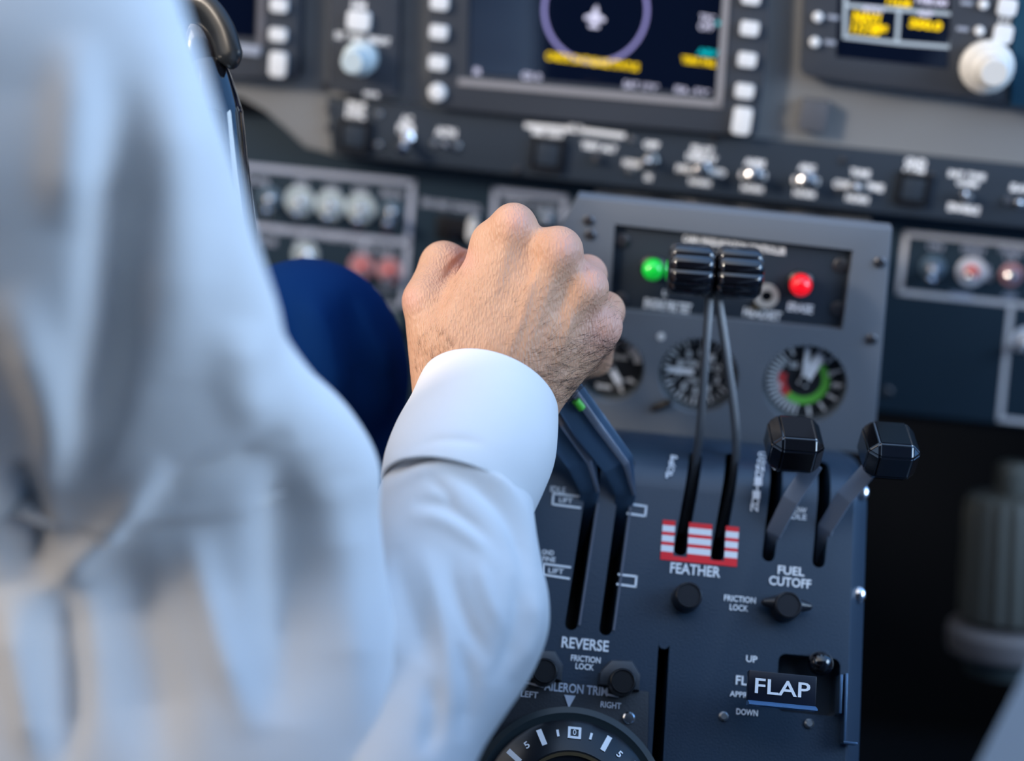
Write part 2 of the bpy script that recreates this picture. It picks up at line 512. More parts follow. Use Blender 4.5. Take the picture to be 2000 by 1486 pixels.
# ---- display units
def quadbox(P, mb, pix, z0, z1, b=.0015):
    ps = [P.at(x, y, z1) for x, y in pix]
    mb.prism([(p.x, p.y) for p in ps], z0, z1, b)
def px_btn(P, root, px, py, w, hh, h, dz=.004, rnd=False, m=btn_m, name='button'):
    c = P.at(px, py, h); k = P.k(px, py, h)
    mb = MB()
    if rnd: mb.lathe([(w * k / 2, h - .001), (w * k / 2, h + dz * .6), (w * k * .42, h + dz * .9), (w * k * .2, h + dz)], c.x, c.y, 24)
    else: mb.rrect(c.x, c.y, w * k, hh * k, min(w, hh) * k * .2, h - .001, h + dz, .0009)
    return mb.build(name, m, root, P.M)
def display(label, pix, hb, scr, cat='display screen', hs=.010):
    ps = [A.at(x, y, 0) for x, y in pix]; c = sum(ps, Vector()) / len(ps)
    M = A.M @ Matrix.Translation(c)
    t = thing('display_unit', label, cat, M)
    parent_world(t, M)
    mb = MB(); quadbox(A, mb, pix, .0, hb, .002)
    bz = mb.build('bezel', bezel_m, t, A.M)
    cut = MB(); quadbox(A, cut, scr, hs, hb + .01, 0)
    WM[bz.name] = A.M
    boolean(bz, [cut])
    mb = MB(); quadbox(A, mb, [(x, y) for x, y in scr], hs - .001, hs + .0004, 0)
    s_ = mb.build('screen', screen_m, t, A.M)
    return t
# centre
cx_mfd = [(828, -330), (1512, -250), (1499, 100), (1478, 262), (1465, 268), (1150, 238), (850, 211), (835, 198)]
mfd = display('large centre display screen with a ring and a small aircraft symbol', cx_mfd, .013,
              [(914, -300), (1428, -250), (1399, 193), (907, 150)], hs=.008)
def rim(root, pts, w, z0, z1, m):
    mb = MB()
    for a, b in zip(pts, pts[1:]):
        mb.line(A.at(*a, z1), A.at(*b, z1), w, z0, z1)
    return mb.build('screen_rim', m, root, A.M)
rimm = mat('worn_rim', (.26, .25, .26), .4)
rim(mfd, [(901, 160), (1404, 204), (1432, -200)], .0042, .0128, .0142, rimm)
for y in (5, 62, 122): px_btn(A, mfd, 860 - y * .03, y, 34, 26, .013)
px_btn(A, mfd, 855, 180, 34, 34, .013, rnd=True)
for x, y in ((1467, -6), (1464, 55), (1459, 116), (1454, 177)): px_btn(A, mfd, x, y, 36, 27, .013)
px_btn(A, mfd, 1449, 235, 36, 52, .013, name='rocker_button')
def scr_text(root, P, items, h, m, name='screen_text', fat=.03):
    child_lettering(root, None, P, items, h, m, name, fat)
HS = .0088
mb = MB(); c = A.at(1163, 20, HS); k = A.k(1163, 20, HS)
mb.ring(c.x, c.y, 97 * k, 104 * k, HS - .0002, HS + .0002, 96)
mb.build('range_ring', s_lilac, mfd, A.M)
mb = MB(); c = A.at(1162, 36, HS)
def pl_(mb, pts, z): mb.prism([(c.x + x * k, c.y + y * k) for x, y in pts], z, z + .0003)
pl_(mb, [(-4, -16), (4, -16), (5, 16), (0, 26), (-5, 16)], HS)
pl_(mb, [(-20, -4), (20, -4), (20, 2), (4, 10), (-4, 10), (-20, 2)], HS + .0004)
pl_(mb, [(-10, -18), (10, -18), (10, -12), (-10, -12)], HS + .0008)
mb.build('aircraft_symbol', s_white, mfd, A.M)
scr_text(mfd, A, [('CHECK DATABASE STATUS', 1157, 120, 182, 15), ('TERR FAIL', 1365, 120, 68, 13)], HS, s_yel, 'yellow_text')
scr_text(mfd, A, [('R', 934, 140, 16, 14), ('GS 0', 1038, 149, 38, 14), ('SAT 12°C', 1252, 168, 68, 14), ('ISA -3°C', 1352, 178, 68, 14), ('TFC\nOFF', 1380, 44, 30, 30)], HS, s_white, 'white_text', fat=.02)
scr_text(mfd, A, [('ABV', 1382, 103, 40, 13), ('+', 1402, 45, 10, 10)], HS, s_cyan, 'cyan_text')

# left
d2 = [(250, -330), (590, -300), (580, 145), (572, 155), (466, 150), (250, 128)]
dl = display('left display screen partly hidden behind the control yoke and shirt', d2, .015, [(260, -300), (508, -280), (497, 80), (260, 62)])
for x, y, hh in ((547, 10, 24), (545, 67, 24)): px_btn(A, dl, x, y, 32, hh, .015)
px_btn(A, dl, 545, 125, 32, 46, .015, name='rocker_button')
px_btn(A, dl, 480, 96, 58, 18, .015, dz=.002, m=dimlet, name='brand_plate')
mb = MB(); mb.line(A.at(516, -200, .016), A.at(508, 84, .016), .004, .0148, .0160); mb.build('screen_rim', mat('rim_grey', (.12, .12, .14), .5), dl, A.M)
scr_text(dl, A, [('--- 00', 478, 0, 40, 16)], HS, s_cyan, 'cyan_text')

# right radio unit
d3 = [(1585, -330), (2150, -300), (2150, 222), (1900, 190), (1700, 165), (1572, 148), (1563, 136)]
rt = display('radio tuning display with yellow frequencies at top right', d3, .014, [(1650, -300), (1872, -280), (1858, 140), (1634, 116)], 'display screen')
mb = MB()
HR = .0108
def fl(mb, pts, w=.0022):
    for a, b in zip(pts, pts[1:]): mb.line(A.at(*a, HR), A.at(*b, HR), w, HR - .0001, HR + .0002)
fl(mb, [(1652, -60), (1650, 72), (1754, 84), (1856, 92), (1864, 20), (1866, -60)]); fl(mb, [(1652, 10), (1864, 28)]); fl(mb, [(1756, 18), (1752, 82)])
mb.build('screen_lines', s_grey, rt, A.M, smooth=0)
scr_text(rt, A, [('NAV1\n117.95', 1693, 46, 58, 44), ('DME', 1720, 55, 26, 12), ('350.0', 1808, 48, 64, 18), ('116.00', 1756, 5, 48, 14)], HR, s_yel, 'yellow_text', fat=.05)
scr_text(rt, A, [('ATC1', 1704, 18, 40, 12), ('ADF', 1807, 26, 30, 13), ('108.00', 1820, 3, 62, 14)], HR, s_white, 'white_text', fat=.04)
for x, y in ((1597, 33), (1591, 82)):
    px_btn(A, rt, x, y, 20, 20, .014, rnd=True); px_btn(A, rt, x + 30, y + 1, 22, 8, .014, dz=.0005, m=dimlet, name='key_mark')
for x, y in ((1920, 9), (1912, 60)):
    px_btn(A, rt, x, y, 19, 19, .014, rnd=True); px_btn(A, rt, x - 32, y - 3, 24, 8, .014, dz=.0005, m=dimlet, name='key_mark')
px_btn(A, rt, 1966, 14, 36, 34, .014); px_btn(A, rt, 1958, 66, 36, 36, .014)
scr_text(rt, A, [('1/2', 1963, 40, 24, 10)], .0142, letter, 'lettering')
sideblk = MB(); quadbox(A, sideblk, [(1990, -300), (2150, -290), (2150, 224), (1974, 206)], .014, .0165, .001); sideblk.build('side_cover', mat('deep_blue_cover', (.01, .05, .09), .4), rt, A.M)

# tuning knob, stacked tiers, axis out of the panel
def tiered_knob(px, py, h, prof, m, label, root):
    M = A.fr(px, py, h)
    t = bpy.data.objects.new('rotary_knob', None); t.empty_display_size = .01; COL.objects.link(t)
    t.parent = root; t.matrix_parent_inverse = world_of(root).inverted(); t.matrix_basis = M; t['label'] = label
    cut = len(prof) // 2
    a, b = prof[:cut], prof[cut - 1:]
    MB().lathe(a, n=48, lobes=lambda x: 1 + .012 * math.cos(24 * x)).build('outer_ring', m, t)
    MB().lathe(b, n=48, lobes=lambda x: 1 + .015 * math.cos(20 * x)).build('centre_knob', m, t)
tiered_knob(1924, 128, .0145, [(.0142, 0), (.0148, .003), (.0148, .009), (.0135, .010), (.0128, .0105), (.0126, .014), (.0112, .0145), (.0106, .015), (.0104, .019), (.0092, .0195), (.0086, .020), (.0080, .033), (.0068, .0345), (.002, .0345)], knob_w, 'large ivory tiered knob', rt)

# left control head
ch = [(640, -300), (782, -290), (776, 184), (768, 192), (642, 178)]
ps = [A.at(x, y, 0) for x, y in ch]; c0 = sum(ps, Vector()) / len(ps); M = A.M @ Matrix.Translation(c0)
head = thing('cockpit_control_unit', 'dark narrow control unit with a pale tiered knob left of the centre display', 'control panel', M); parent_world(head, M)
mb = MB(); quadbox(A, mb, ch, 0, .013, .0015); mb.build('face', bezel_m, head, A.M)
px_btn(A, head, 702, 40, 44, 36, .013)
scr_text(head, A, [('DIM', 701, 10, 28, 14), ('SET · PUSH · BRIGHT', 708, 75, 108, 13), ('MKR', 726, 184, 30, 9)], .0133, letter, 'lettering', fat=.03)
for x, y in ((636, 168),):
    screw(A, panel, x, y, 0, .0026)
tiered_knob(708, 112, .013, [(.0098, 0), (.0100, .002), (.0100, .010), (.0088, .0115), (.0080, .012), (.0074, .013), (.0070, .026), (.006, .0275), (.002, .0275)], mat('pale_blue_knob', (.50, .58, .60), .35), 'pale tiered knob', head)

# little block on the panel
M = A.fr(1588, 222, 0); k = A.k(1588, 222)
o = MB().box(-27 * k, 27 * k, -31 * k, 31 * k, 0, .010, .0012).build('black_out_block', mat('block_grey', (.085, .09, .105), .5), None, M)
o.name = 'panel_block'; tag(o, 'small square grey block on the bare grey panel below the radio display', 'cover')

# ---- left subpanel
lp = [(-200, 160), (640, 240), (1120, 300), (1195, 360), (1180, 860), (-220, 760)]
subl, lM = plate('left_subpanel', Cp, lp, -.004, 0, sub_m, 'dark blue left subpanel with rows of toggle switches and pale frames', 'switch panel'); subl.name = 'subpanel'
parent_world(subl, lM)
def lines(root, P, segs, w, h, m, name):
    for pts in segs:
        mb = MB()
        for a, b in zip(pts, pts[1:]): mb.line(P.at(*a, h), P.at(*b, h), w, h, h + .0003)
        mb.build(name, m, root, P.M, smooth=0)
lines(subl, Cp, [[(400, 317), (806, 357), (797, 470)], [(430, 434), (797, 474), (786, 590)], [(967, 372), (1104, 386), (1092, 520)], [(967, 372), (962, 470)]], .0038, 0.0001, frame_l, 'frame_line')
child_lettering(subl, lM, Cp, [('BUS', 500, 352, 50, 13), ('OFF', 589, 358, 26, 13), ('LDG', 648, 366, 26, 13), ('NAV', 706, 372, 30, 13), ('BEACON', 766, 378, 42, 14),
    ('L-HAZARD LIGHTS-R', 604, 456, 240, 14), ('ICE', 520, 470, 40, 13), ('PITOT', 596, 477, 36, 13), ('LEFT', 714, 488, 36, 14), ('RIGHT', 757, 493, 36, 14),
    ('OFF', 752, 562, 30, 12), ('ANTI ICE', 748, 592, 70, 12), ('FUEL\nVENT', 755, 612, 36, 16),
    ('ENG HEAT CONTROL', 882, 402, 116, 15), ('DEFROST', 1010, 394, 52, 13), ('BLOWER', 1066, 408, 46, 14)], .0002, dimlet if False else frame_l, fat=.03)
GL = 'round-collared toggles in the row on the left subpanel'
row = [(527, 386, 0.0070, 'leftmost toggle in the upper row of the left subpanel, next to the shirt sleeve'),
       (586, 392, .0098, 'second toggle with a wide pale collar in the upper row on the left subpanel'),
       (646, 400, .0098, 'middle toggle with a wide pale collar in the upper row on the left subpanel'),
       (705, 406, .0098, 'fourth toggle with a wide pale collar in the upper row on the left subpanel'),
       (765, 411, .0066, 'rightmost toggle in the upper row of the left subpanel, inside the frame corner')]
colm2 = mat('dull_blue_collar', (.10, .16, .22), .35)
for x, y, r, l in row:
    toggle(Cp, x, y, 0, (-8, 32), l, GL, collar=r, colm=washer if r > .009 else colm2, r=.0034, ln=.016, nut=.004)
toggle(Cp, 597, 497, 0, (0, 20), 'pale collared toggle half hidden behind the navy knee', None, collar=.0085, r=.003, ln=.012)
pinkc = mat('dusty_red_collar', (.42, .22, .25), .45)
toggle(Cp, 707, 520, 0, (-8, 24), 'red-collared toggle just above the navy knee, left of a pair', 'pair of red-collared toggles', collar=.0085, colm=pinkc, r=.003, ln=.014, capm=redsw, nut=.0026)
toggle(Cp, 761, 528, 0, (-8, 24), 'red-collared toggle beside the thumb, right of a pair', 'pair of red-collared toggles', collar=.0085, colm=pinkc, r=.003, ln=.014, capm=redsw, nut=.0026)
toggle(Cp, 1068, 428, 0, (-4, 10), 'chrome toggle inside the small pale frame above the knuckles', None, collar=.006, colm=colm2, r=.003)
M = Cp.fr(752, 634, 0)
t = thing('rotary_selector', 'round dark selector knob between the navy knee and the wrist', 'knob', M)
MB().lathe([(.0105, 0), (.0105, .002), (.009, .003)], n=40).build('dial_plate', mat('dull_teal', (.11, .15, .16), .5), t)
MB().lathe([(.0052, .003), (.0050, .010), (.0042, .011)], n=32).build('knob_cap', blackpl, t)
# white lever in black recess
M = Cp.fr(905, 448, 0); k = Cp.k(900, 448)
t = thing('slide_lever', 'white slide lever in a black recess just left of the index knuckle', 'lever', M)
MB().box(-52 * k, 12 * k, -26 * k, 24 * k, 0, .0015, .0005).build('recess_frame', blackpl, t)
MB().box(-22 * k, -2 * k, -22 * k, 0, .0015, .006, .001).build('slot_cap', blackgl, t)
MB().rrect(20 * k, 8 * k, 16 * k, 42 * k, 7 * k, 0.0, .010, .001).build('lever_tab', btn_m, t)

# ---- right subpanel
rpix = [(1700, 415), (2700, 510), (2680, 905), (1690, 800)]
subr, rM = plate('subpanel', Cp, rpix, -.004, 0, sub_m, 'dark blue right subpanel with a pale frame round red-tipped toggles', 'switch panel')
parent_world(subr, rM)
lines(subr, Cp, [[(2100, 488), (1770, 456), (1756, 570), (2100, 606)], [(1975, 596), (1953, 818), (2100, 834)]], .0034, 0.0001, mat('pale_grey_line', (.55, .55, .58), .6), 'frame_line')
child_lettering(subr, rM, Cp, [('ON', 1827, 481, 30, 13), ('IGNIT', 1902, 488, 46, 14), ('FLOOD\nLTS', 1976, 496, 50, 26), ('L\nR', 1932, 534, 16, 30), ('WIPER', 1878, 578, 46, 13), ('OFF', 1972, 578, 26, 12)], .0002, frame_l, fat=.03)
toggle(Cp, 1822, 522, 0, (-4, 30), 'chrome toggle with a pale collar, left in the right-hand frame', None, collar=.0075, colm=colm2, r=.003, ln=.014)
toggle(Cp, 1897, 530, 0, (-4, 12), 'toggle with a white collar and bright red centre in the right-hand frame', None, collar=.0090, colm=mat('white_collar', (.62, .65, .72), .4), r=.0028, ln=.013, capm=redsw, nut=.0042)
toggle(Cp, 1975, 536, 0, (-2, 6), 'small toggle with a pinkish collar near the right edge of the picture', None, collar=.0068, colm=pinkc, r=.003, ln=.012)
toggle(Cp, 2004, 664, 0, (-4, 24), 'pale collared toggle cut off by the right edge of the picture', None, collar=.0085, colm=mat('white_collar', (1, 1, 1)), r=.003, ln=.014)
for x, y in ((1733, 765),): screw(Cp, subr, x, y, 0, .003)
pl2, _m = plate('shroud', Cp, [(1690, 812), (2680, 915), (2680, 893), (1692, 795)], -.03, -.0045, wallm, 'dark lower edge shroud under the right subpanel', 'shroud')

# ---- pedestal box with gauge holes
dpix = [(1128, 384), (1744, 448), (1706, 890), (1040, 830), (1060, 500)]
ps = [D.at(x, y, 0) for x, y in dpix]; cD = sum(ps, Vector()) / len(ps); MD = D.M @ Matrix.Translation((cD.x, cD.y, 0))
ped = MB().prism([(p.x - cD.x, p.y - cD.y) for p in ps], -.014, 0, .003).build('pedestal_housing', ped_m, None, MD)
tag(ped, 'grey pedestal housing with three round gauges and a lamp panel', 'pedestal')
def dl_(px, py, h=0):
    p = D.at(px, py, h); return Vector((p.x - cD.x, p.y - cD.y, h))
kD = D.k(1400, 650)
rec = [(1201, 438), (1666, 489), (1645, 645), (1189, 604)]
cuts = []
mb = MB(); mb.prism([dl_(*p)[:2] for p in rec], -.006, .01); cuts.append(mb)
gauges = [(1190, 722, 70), (1364, 735, 79), (1572, 752, 82)]
for x, y, r in gauges:
    p = dl_(x, y); mb = MB(); mb.cyl(p.x, p.y, r * kD, -.010, .01, n=64); cuts.append(mb)
boolean(ped, cuts)
parent_world(ped, MD)
ps2 = [D.at(x, y, 0) for x, y in [(1150, 412), (1722, 474), (1690, 880), (1060, 820), (1085, 500)]]
MB().prism([(p.x, p.y) for p in ps2], -.060, -.0141).build('shade_box', blackpl, ped, D.M)  # black sides stand in for the shade under the switch strip
for x, y in ((1150, 430), (1153, 458), (1718, 512), (1702, 662), (1150, 560)): screw(D, ped, x, y, 0, .003)
c = D.at(1291, 657, 0); MB().cyl(c.x, c.y, .0022, -.0005, .0006).build('screw', btn_m, ped, D.M)
c = D.at(1288, 790, 0); MB().tube([(c.x - .003, c.y - .003, 0.0), (c.x + .002, c.y + .001, .003), (c.x + .006, c.y + .004, .003)], .0022).build('knob_stem', blackpl, ped, D.M)

# lamp panel set in the recess
ps = [D.at(x, y, 0) for x, y in rec]; cR = sum(ps, Vector()) / 4
MRc = D.M @ Matrix.Translation((cR.x, cR.y, -.0059))
mb = MB(); mb.prism([((p.x - cR.x) * .985, (p.y - cR.y) * .97) for p in ps], 0, .0012, .0003)
lp_ = mb.build('lamp_panel', strip_m, None, MRc); tag(lp_, 'dark recessed lamp panel at the top of the grey pedestal', 'switch panel'); parent_world(lp_, MRc)
hL = -.0046
child_lettering(lp_, MRc, D, [('CABIN PRESSURIZATION CONTROLLER', 1434, 478, 204, 15), ('HOUR & CT\nTEST', 0, 0, 1, 1)][:1] + [('ENGINE FIRE TEST', 1304, 597, 92, 20), ('L', 1299, 572, 8, 12), ('HEADSET', 1489, 613, 74, 18), ('ERASE', 1563, 601, 50, 18)], hL, m=letter, fat=.03)
for x, y in ((1215, 470), (1642, 518), (1637, 603), (1213, 585)): screw(D, lp_, x, y, hL, .0042)
def lamp(px, py, m, label):
    M = D.fr(px, py, hL); k = D.k(px, py)
    t = thing('indicator_lamp', label, 'lamp', M)
    MB().lathe([(.0072, 0), (.0072, .002), (.0060, .003)], n=32).build('lamp_base', blackpl, t)
    MB().lathe([(.0058, .002), (.0061, .005), (.0058, .0075), (.0047, .0098), (.003, .0112), (.001, .0116)], n=32).build('lens', m, t)
lamp(1276, 522, greenlamp, 'bright green indicator lamp left of the ribbed lever knobs')
lamp(1563, 552, redlamp, 'bright red indicator lamp right of the ribbed lever knobs')
M = D.fr(1497, 577, hL)
t = thing('headset_jack', 'round metal headset jack half behind the right ribbed knob', 'socket', M)
MB().ring(0, 0, .0032, .0068, 0, .002).build('ring', mat('worn_pale_metal', (.50, .47, .43), .4), t); MB().cyl(0, 0, .0031, 0, .0008).build('hole', blackgl, t)
MB().box(-.007, -.001, -.0085, -.0055, 0, .002, .0005).build('tab', bronze, t)

# gauges
def gauge(px, py, r, label, marks, needles, texts, arcs=(), sub=None):
    h = -.0095; M = D.fr(px, py, 0); k = kD; Rg = r * k
    Mg = M @ Matrix.Translation((0, 0, h))
    t = thing('round_gauge', label, 'gauge', Mg, 'round gauges on the pedestal')
    MB().cyl(0, 0, Rg * .995, -.001, 0.0002, n=64).build('dial', dial_m, t)
    MB().ring(0, 0, Rg * .955, Rg * .997, 0, .0025, 64).build('bezel_ring', mat('gauge_rim', (.10, .12, .13), .35), t)
    mb = MB()
    for a, r0, r1, w in marks:
        a = R_(90 - a); mb.line((r0 * Rg * math.cos(a), r0 * Rg * math.sin(a)), (r1 * Rg * math.cos(a), r1 * Rg * math.sin(a)), w, .0004, .0006)
    mb.build('scale_marks', letter, t, smooth=0)
    mb = MB()
    for s_, x, y, w, hh in texts: mb.text(s_, x * Rg, y * Rg, w * Rg, hh * Rg, .0006, fat=.02)
    mb.build('numerals', letter, t, smooth=0)
    for a0, a1, r0, r1, m in arcs:
        MB().ring(0, 0, r0 * Rg, r1 * Rg, .0004, .0007, 40, 90 - a1, 90 - a0).build('coloured_arc', m, t)
    for a, l0, l1, w in needles:
        a = R_(90 - a); mb = MB()
        mb.line((l0 * Rg * math.cos(a), l0 * Rg * math.sin(a)), (l1 * Rg * math.cos(a), l1 * Rg * math.sin(a)), w, .0022, .0030); mb.build('needle', white_d, t)
    MB().cyl(0, 0, Rg * .12, .001, .0034, .0004).build('hub', dial_m, t)
ticks = [(a, .70 if a % 30 == 0 else .78, .88, .0011 if a % 30 == 0 else .0007) for a in range(0, 360, 10)]
nums = [(str(i), .52 * math.sin(R_(i * 36)), .52 * math.cos(R_(i * 36)), .13, .2) for i in range(10)]
gauge(1364, 735, 79, 'middle round gauge seen through the two thin lever shafts', ticks, [(-92, .12, .72, .0030), (28, 0, .5, .002)],
      nums + [('CABIN', -.2, .2, .4, .15), ('ALT', .3, .17, .3, .15), ('1000 FT', 0, -.25, .5, .12)])
gauge(1572, 752, 82, 'right round gauge with a green and red arc above the black lever knob',
      [(a, .62, .88, .0009) for a in range(-175, -40, 8)] + [(a, .72, .9, .0016) for a in range(-30, 170, 24)], [(22, .0, .68, .0055), (-3, .2, .80, .0030)],
      [('35', -.30, .35, .2, .16), ('0', .6, .25, .12, .16), ('6', .35, .55, .1, .16), ('15', .78, -.05, .2, .1), ('5', -.55, -.2, .1, .12), ('DIFF', 0, -.05, .25, .1)],
      arcs=[(38, 218, .43, .62, green_d), (218, 283, .43, .62, reddial)])
gauge(1190, 722, 70, 'left round gauge half covered by the little finger', [(a, .72, .88, .0012) for a in (0, 30, 120, 150, 240, 300)], [(48, .72, .90, .0), (145, 0, .50, .0038)][1:],
      [('2', .55, .45, .3, .14), ('THOUS', .25, .28, .45, .12), ('4', .58, -.38, .3, .14), ('DOWN', -.1, -.68, .42, .14), ('3', .38, -.62, .13, .18)],
      arcs=[(38, 78, .70, .90, white_d)])

# ------------------------------------------------------------------ lever quadrant
vt = E.Mi @ cam(1450, 862, .862)
v0 = E.at(1400, 968, 0).y
vb = E.at(1350, 1640, 0).y
prof = [(vb, 0.0)]
nA = 14
ctrl = Vector((v0 + (vt.y - v0) * .62, 0.0))
for i in range(nA + 1):
    q_ = i / nA
    p = Vector((v0, 0)) * (1 - q_) ** 2 + ctrl * 2 * q_ * (1 - q_) + Vector((vt.y, vt.z)) * q_ * q_
    prof.append((p.x, p.y))
xl = E.at(930, 1200, 0).x
xr = (E.at(1683, 1000, 0).x + E.at(1652, 1300, 0).x) / 2
cE = E.at(1350, 1200, 0)
ME = E.M @ Matrix.Translation((cE.x, cE.y, 0))
def el(px, py, h=0):
    p = E.at(px, py, h); return Vector((p.x - cE.x, p.y - cE.y, h))
bm = bmesh.new()
xs = [xl, xr - .0015, xr, xr + .0075]
dz = [0, 0, -.0012, -.009]
back = -.16
rings = []
for x, z_ in zip(xs, dz):
    ring = [bm.verts.new((x - cE.x, v - cE.y, w + z_)) for v, w in prof]
    ring.append(bm.verts.new((x - cE.x, prof[-1][0] - cE.y, back)))
    ring.append(bm.verts.new((x - cE.x, vb - cE.y, back)))
    rings.append(ring)
n = len(rings[0])
for a, b in zip(rings, rings[1:]):
    for i in range(n): bm.faces.new((a[i], a[(i + 1) % n], b[(i + 1) % n], b[i]))
bm.faces.new(list(reversed(rings[0]))); bm.faces.new(rings[-1])
mb = MB(); mb.bm.free(); mb.bm = bm
quad = mb.build('lever_quadrant', quad_m, None, ME)
tag(quad, 'dark blue-grey lever quadrant with long slots in the centre pedestal', 'pedestal')
cuts = []
def stadium(px0, py0, px1, py1, wpx, depth=-.09):
    a, b = el(px0, py0), el(px1, py1)
    w = wpx * E.k(px0, py0) / 2
    pts = [(a.x + w * math.cos(R_(t_)), a.y + w * math.sin(R_(t_))) for t_ in range(180, 361, 20)]
    pts += [(b.x + w * math.cos(R_(t_)), b.y + w * math.sin(R_(t_))) for t_ in range(0, 181, 20)]
    m_ = MB(); m_.prism(pts, depth, .03); cuts.append(m_)
SL = [(1116, 1218, 1165, 900, 25), (1183, 1228, 1228, 900, 25), (1329, 1072, 1363, 885, 26), (1401, 1084, 1436, 885, 26), (1501, 1084, 1522, 900, 25), (1599, 1096, 1616, 900, 25), (1297, 1256, 1276, 1620, 22)]
for s_ in SL: stadium(*s_)
a, b = el(1521, 1275), el(1638, 1400)
m_ = MB(); m_.rrect((a.x + b.x) / 2, (a.y + b.y) / 2, abs(b.x - a.x), abs(a.y - b.y), .004, -.02, .03); cuts.append(m_)
boolean(quad, cuts)
parent_world(quad, ME)
quad.data.shade_smooth(); quad.data.set_sharp_from_angle(angle=R_(28))
# slot liners: raised pale lips along each slot
mb = MB()
for s_ in SL[:2]:
    a, b = el(s_[0], s_[1]), el(s_[2], 985)
    w = s_[4] * E.k(s_[0], s_[1]) / 2
    b.x = a.x + (el(s_[2], s_[3]).x - a.x) * (b.y - a.y) / (el(s_[2], s_[3]).y - a.y)
    mb.line((a.x + w + .0009, a.y), (b.x + w + .0009, b.y), .0010, 0, .0008)
mb.build('slot_lip', mat('worn_lip', (.13, .14, .18), .5), quad, ME)
# warning flag decal around the feather slots
dx0, dx1 = el(1292, 1055).x, el(1441, 1070).x
y_t, y_b = el(1365, 1022).y, el(1365, 1100).y
mb = MB(); mr_ = MB()
sl1, sl2 = el(1329, 1072), el(1401, 1084); w = 13.5 * E.k(1350, 1070)
rows = 7
edges = [dx0, sl1.x - w, sl1.x + w, sl2.x - w, sl2.x + w, dx1]
hh = (y_t - y_b)
hs_ = [.13, .16, .09, .16, .09, .16, .21]
ycur = y_t
for i, f in enumerate(hs_):
    y1 = ycur - f * hh
    tgt = mr_ if i % 2 == 0 else mb
    if i == 6:
        tgt.box(dx0, dx1, y1, y1 + .55 * f * hh, .0001, .0004)
        for c0_, c1_ in ((edges[0], edges[1]), (edges[2], edges[3]), (edges[4], edges[5])): tgt.box(c0_, c1_, y1 + .5 * f * hh, ycur, .0001, .00035)
    else:
        for c0_, c1_ in ((edges[0], edges[1]), (edges[2], edges[3]), (edges[4], edges[5])): tgt.box(c0_, c1_, y1, ycur, .0001, .0004)
    ycur = y1
mr_.build('red_stripes', red_d, quad, ME, smooth=0); mb.build('white_stripes', white_d, quad, ME, smooth=0)
# lettering on the quadrant face
TE = [('FEATHER', 1358, 1113, 98, 21), ('FUEL', 1545, 1115, 52, 17), ('CUTOFF', 1543, 1137, 82, 18), ('FRICTION', 1445, 1170, 62, 12), ('LOCK', 1443, 1187, 36, 12),
      ('REVERSE', 1143, 1258, 92, 22), ('FRICTION', 1144, 1287, 58, 12), ('LOCK', 1142, 1302, 36, 12),
      ('UP', 1468, 1287, 22, 13), ('FLAP', 1462, 1330, 50, 18), ('APPROACH', 1464, 1358, 78, 11), ('DOWN', 1459, 1391, 42, 12),
      ('IDLE', 1090, 956, 30, 12), ('LIFT', 1105, 977, 26, 10), ('GND', 1070, 1079, 24, 10), ('FINE', 1072, 1092, 26, 10), ('LIFT', 1086, 1115, 30, 10), ('LOW', 1560, 996, 30, 11), ('IDLE', 1558, 1009, 34, 11),
      ('HIGH\nIDLE', 1534, 985, 16, 22)]
child_lettering(quad, ME, E, TE, .0003, letter, fat=.022)
ew = .0011
def brk(pts):
    mb = MB()
    for a, b in zip(pts, pts[1:]): mb.line(E.at(*a, 0), E.at(*b, 0), ew, .0002, .0005)
    mb.build('position_bracket', letter, quad, E.M, smooth=0)
brk([(1228, 984), (1262, 989), (1260, 1008), (1226, 1003)]); brk([(1209, 1122), (1243, 1126), (1241, 1146), (1206, 1141)])
brk([(1136, 970), (1081, 964), (1079, 985), (1132, 992)]); brk([(1113, 1108), (1062, 1101), (1060, 1122), (1111, 1130)])
# vertical lettering on the curved top: follow the profile
def surf(px, py):
    """pixel ray met with the quadrant's curved front"""
    for (v_a, w_a), (v_b, w_b) in zip(prof, prof[1:]):
        d = E.Mi.to_3x3() @ cdir(px, py); o_ = E.Mi @ CPOS
        ex, ez = v_b - v_a, w_b - w_a
        den = d.y * ez - d.z * ex
        if abs(den) < 1e-9: continue
        t_ = ((v_a - o_.y) * ez - (w_a - o_.z) * ex) / den
        p = o_ + d * t_
        s_ = ((p.y - v_a) * ex + (p.z - w_a) * ez) / (ex * ex + ez * ez)
        if -0.001 <= s_ <= 1.001:
            return p, math.atan2(ez, ex)
    return None
def curved_word(word, p0, p1, size):
    n_ = len(word)
    for i, ch_ in enumerate(word):
        f = (i + .5) / n_
        r_ = surf(p0[0] + (p1[0] - p0[0]) * f, p0[1] + (p1[1] - p0[1]) * f)
        if not r_: continue
        p, ang = r_
        Mx = E.M @ Matrix.Translation(p) @ Matrix.Rotation(ang, 4, 'X') @ Matrix.Translation((0, 0, .0006))
        m_ = MB(); m_.text(ch_, 0, 0, size, size * 1.25 / max(.45, math.cos(ang)) * .8, 0, fat=.02)
        for v in m_.bm.verts: v.co = Mx @ v.co
        cw.append(m_)
for args in (('PROP', (1318, 892), (1305, 935), .0036), ('CONDITION', (1489, 885), (1472, 998), .0040), ('TAKEOFF', (1282, 839), (1335, 845), .0032)):
    cw = []
    curved_word(*args)
    allm = MB()
    for m_ in cw:
        me = bpy.data.meshes.new('x'); m_.bm.to_mesh(me); allm.bm.from_mesh(me); m_.bm.free(); bpy.data.meshes.remove(me)
    allm.build('lettering', letter, quad, Matrix.Identity(4), smooth=0)
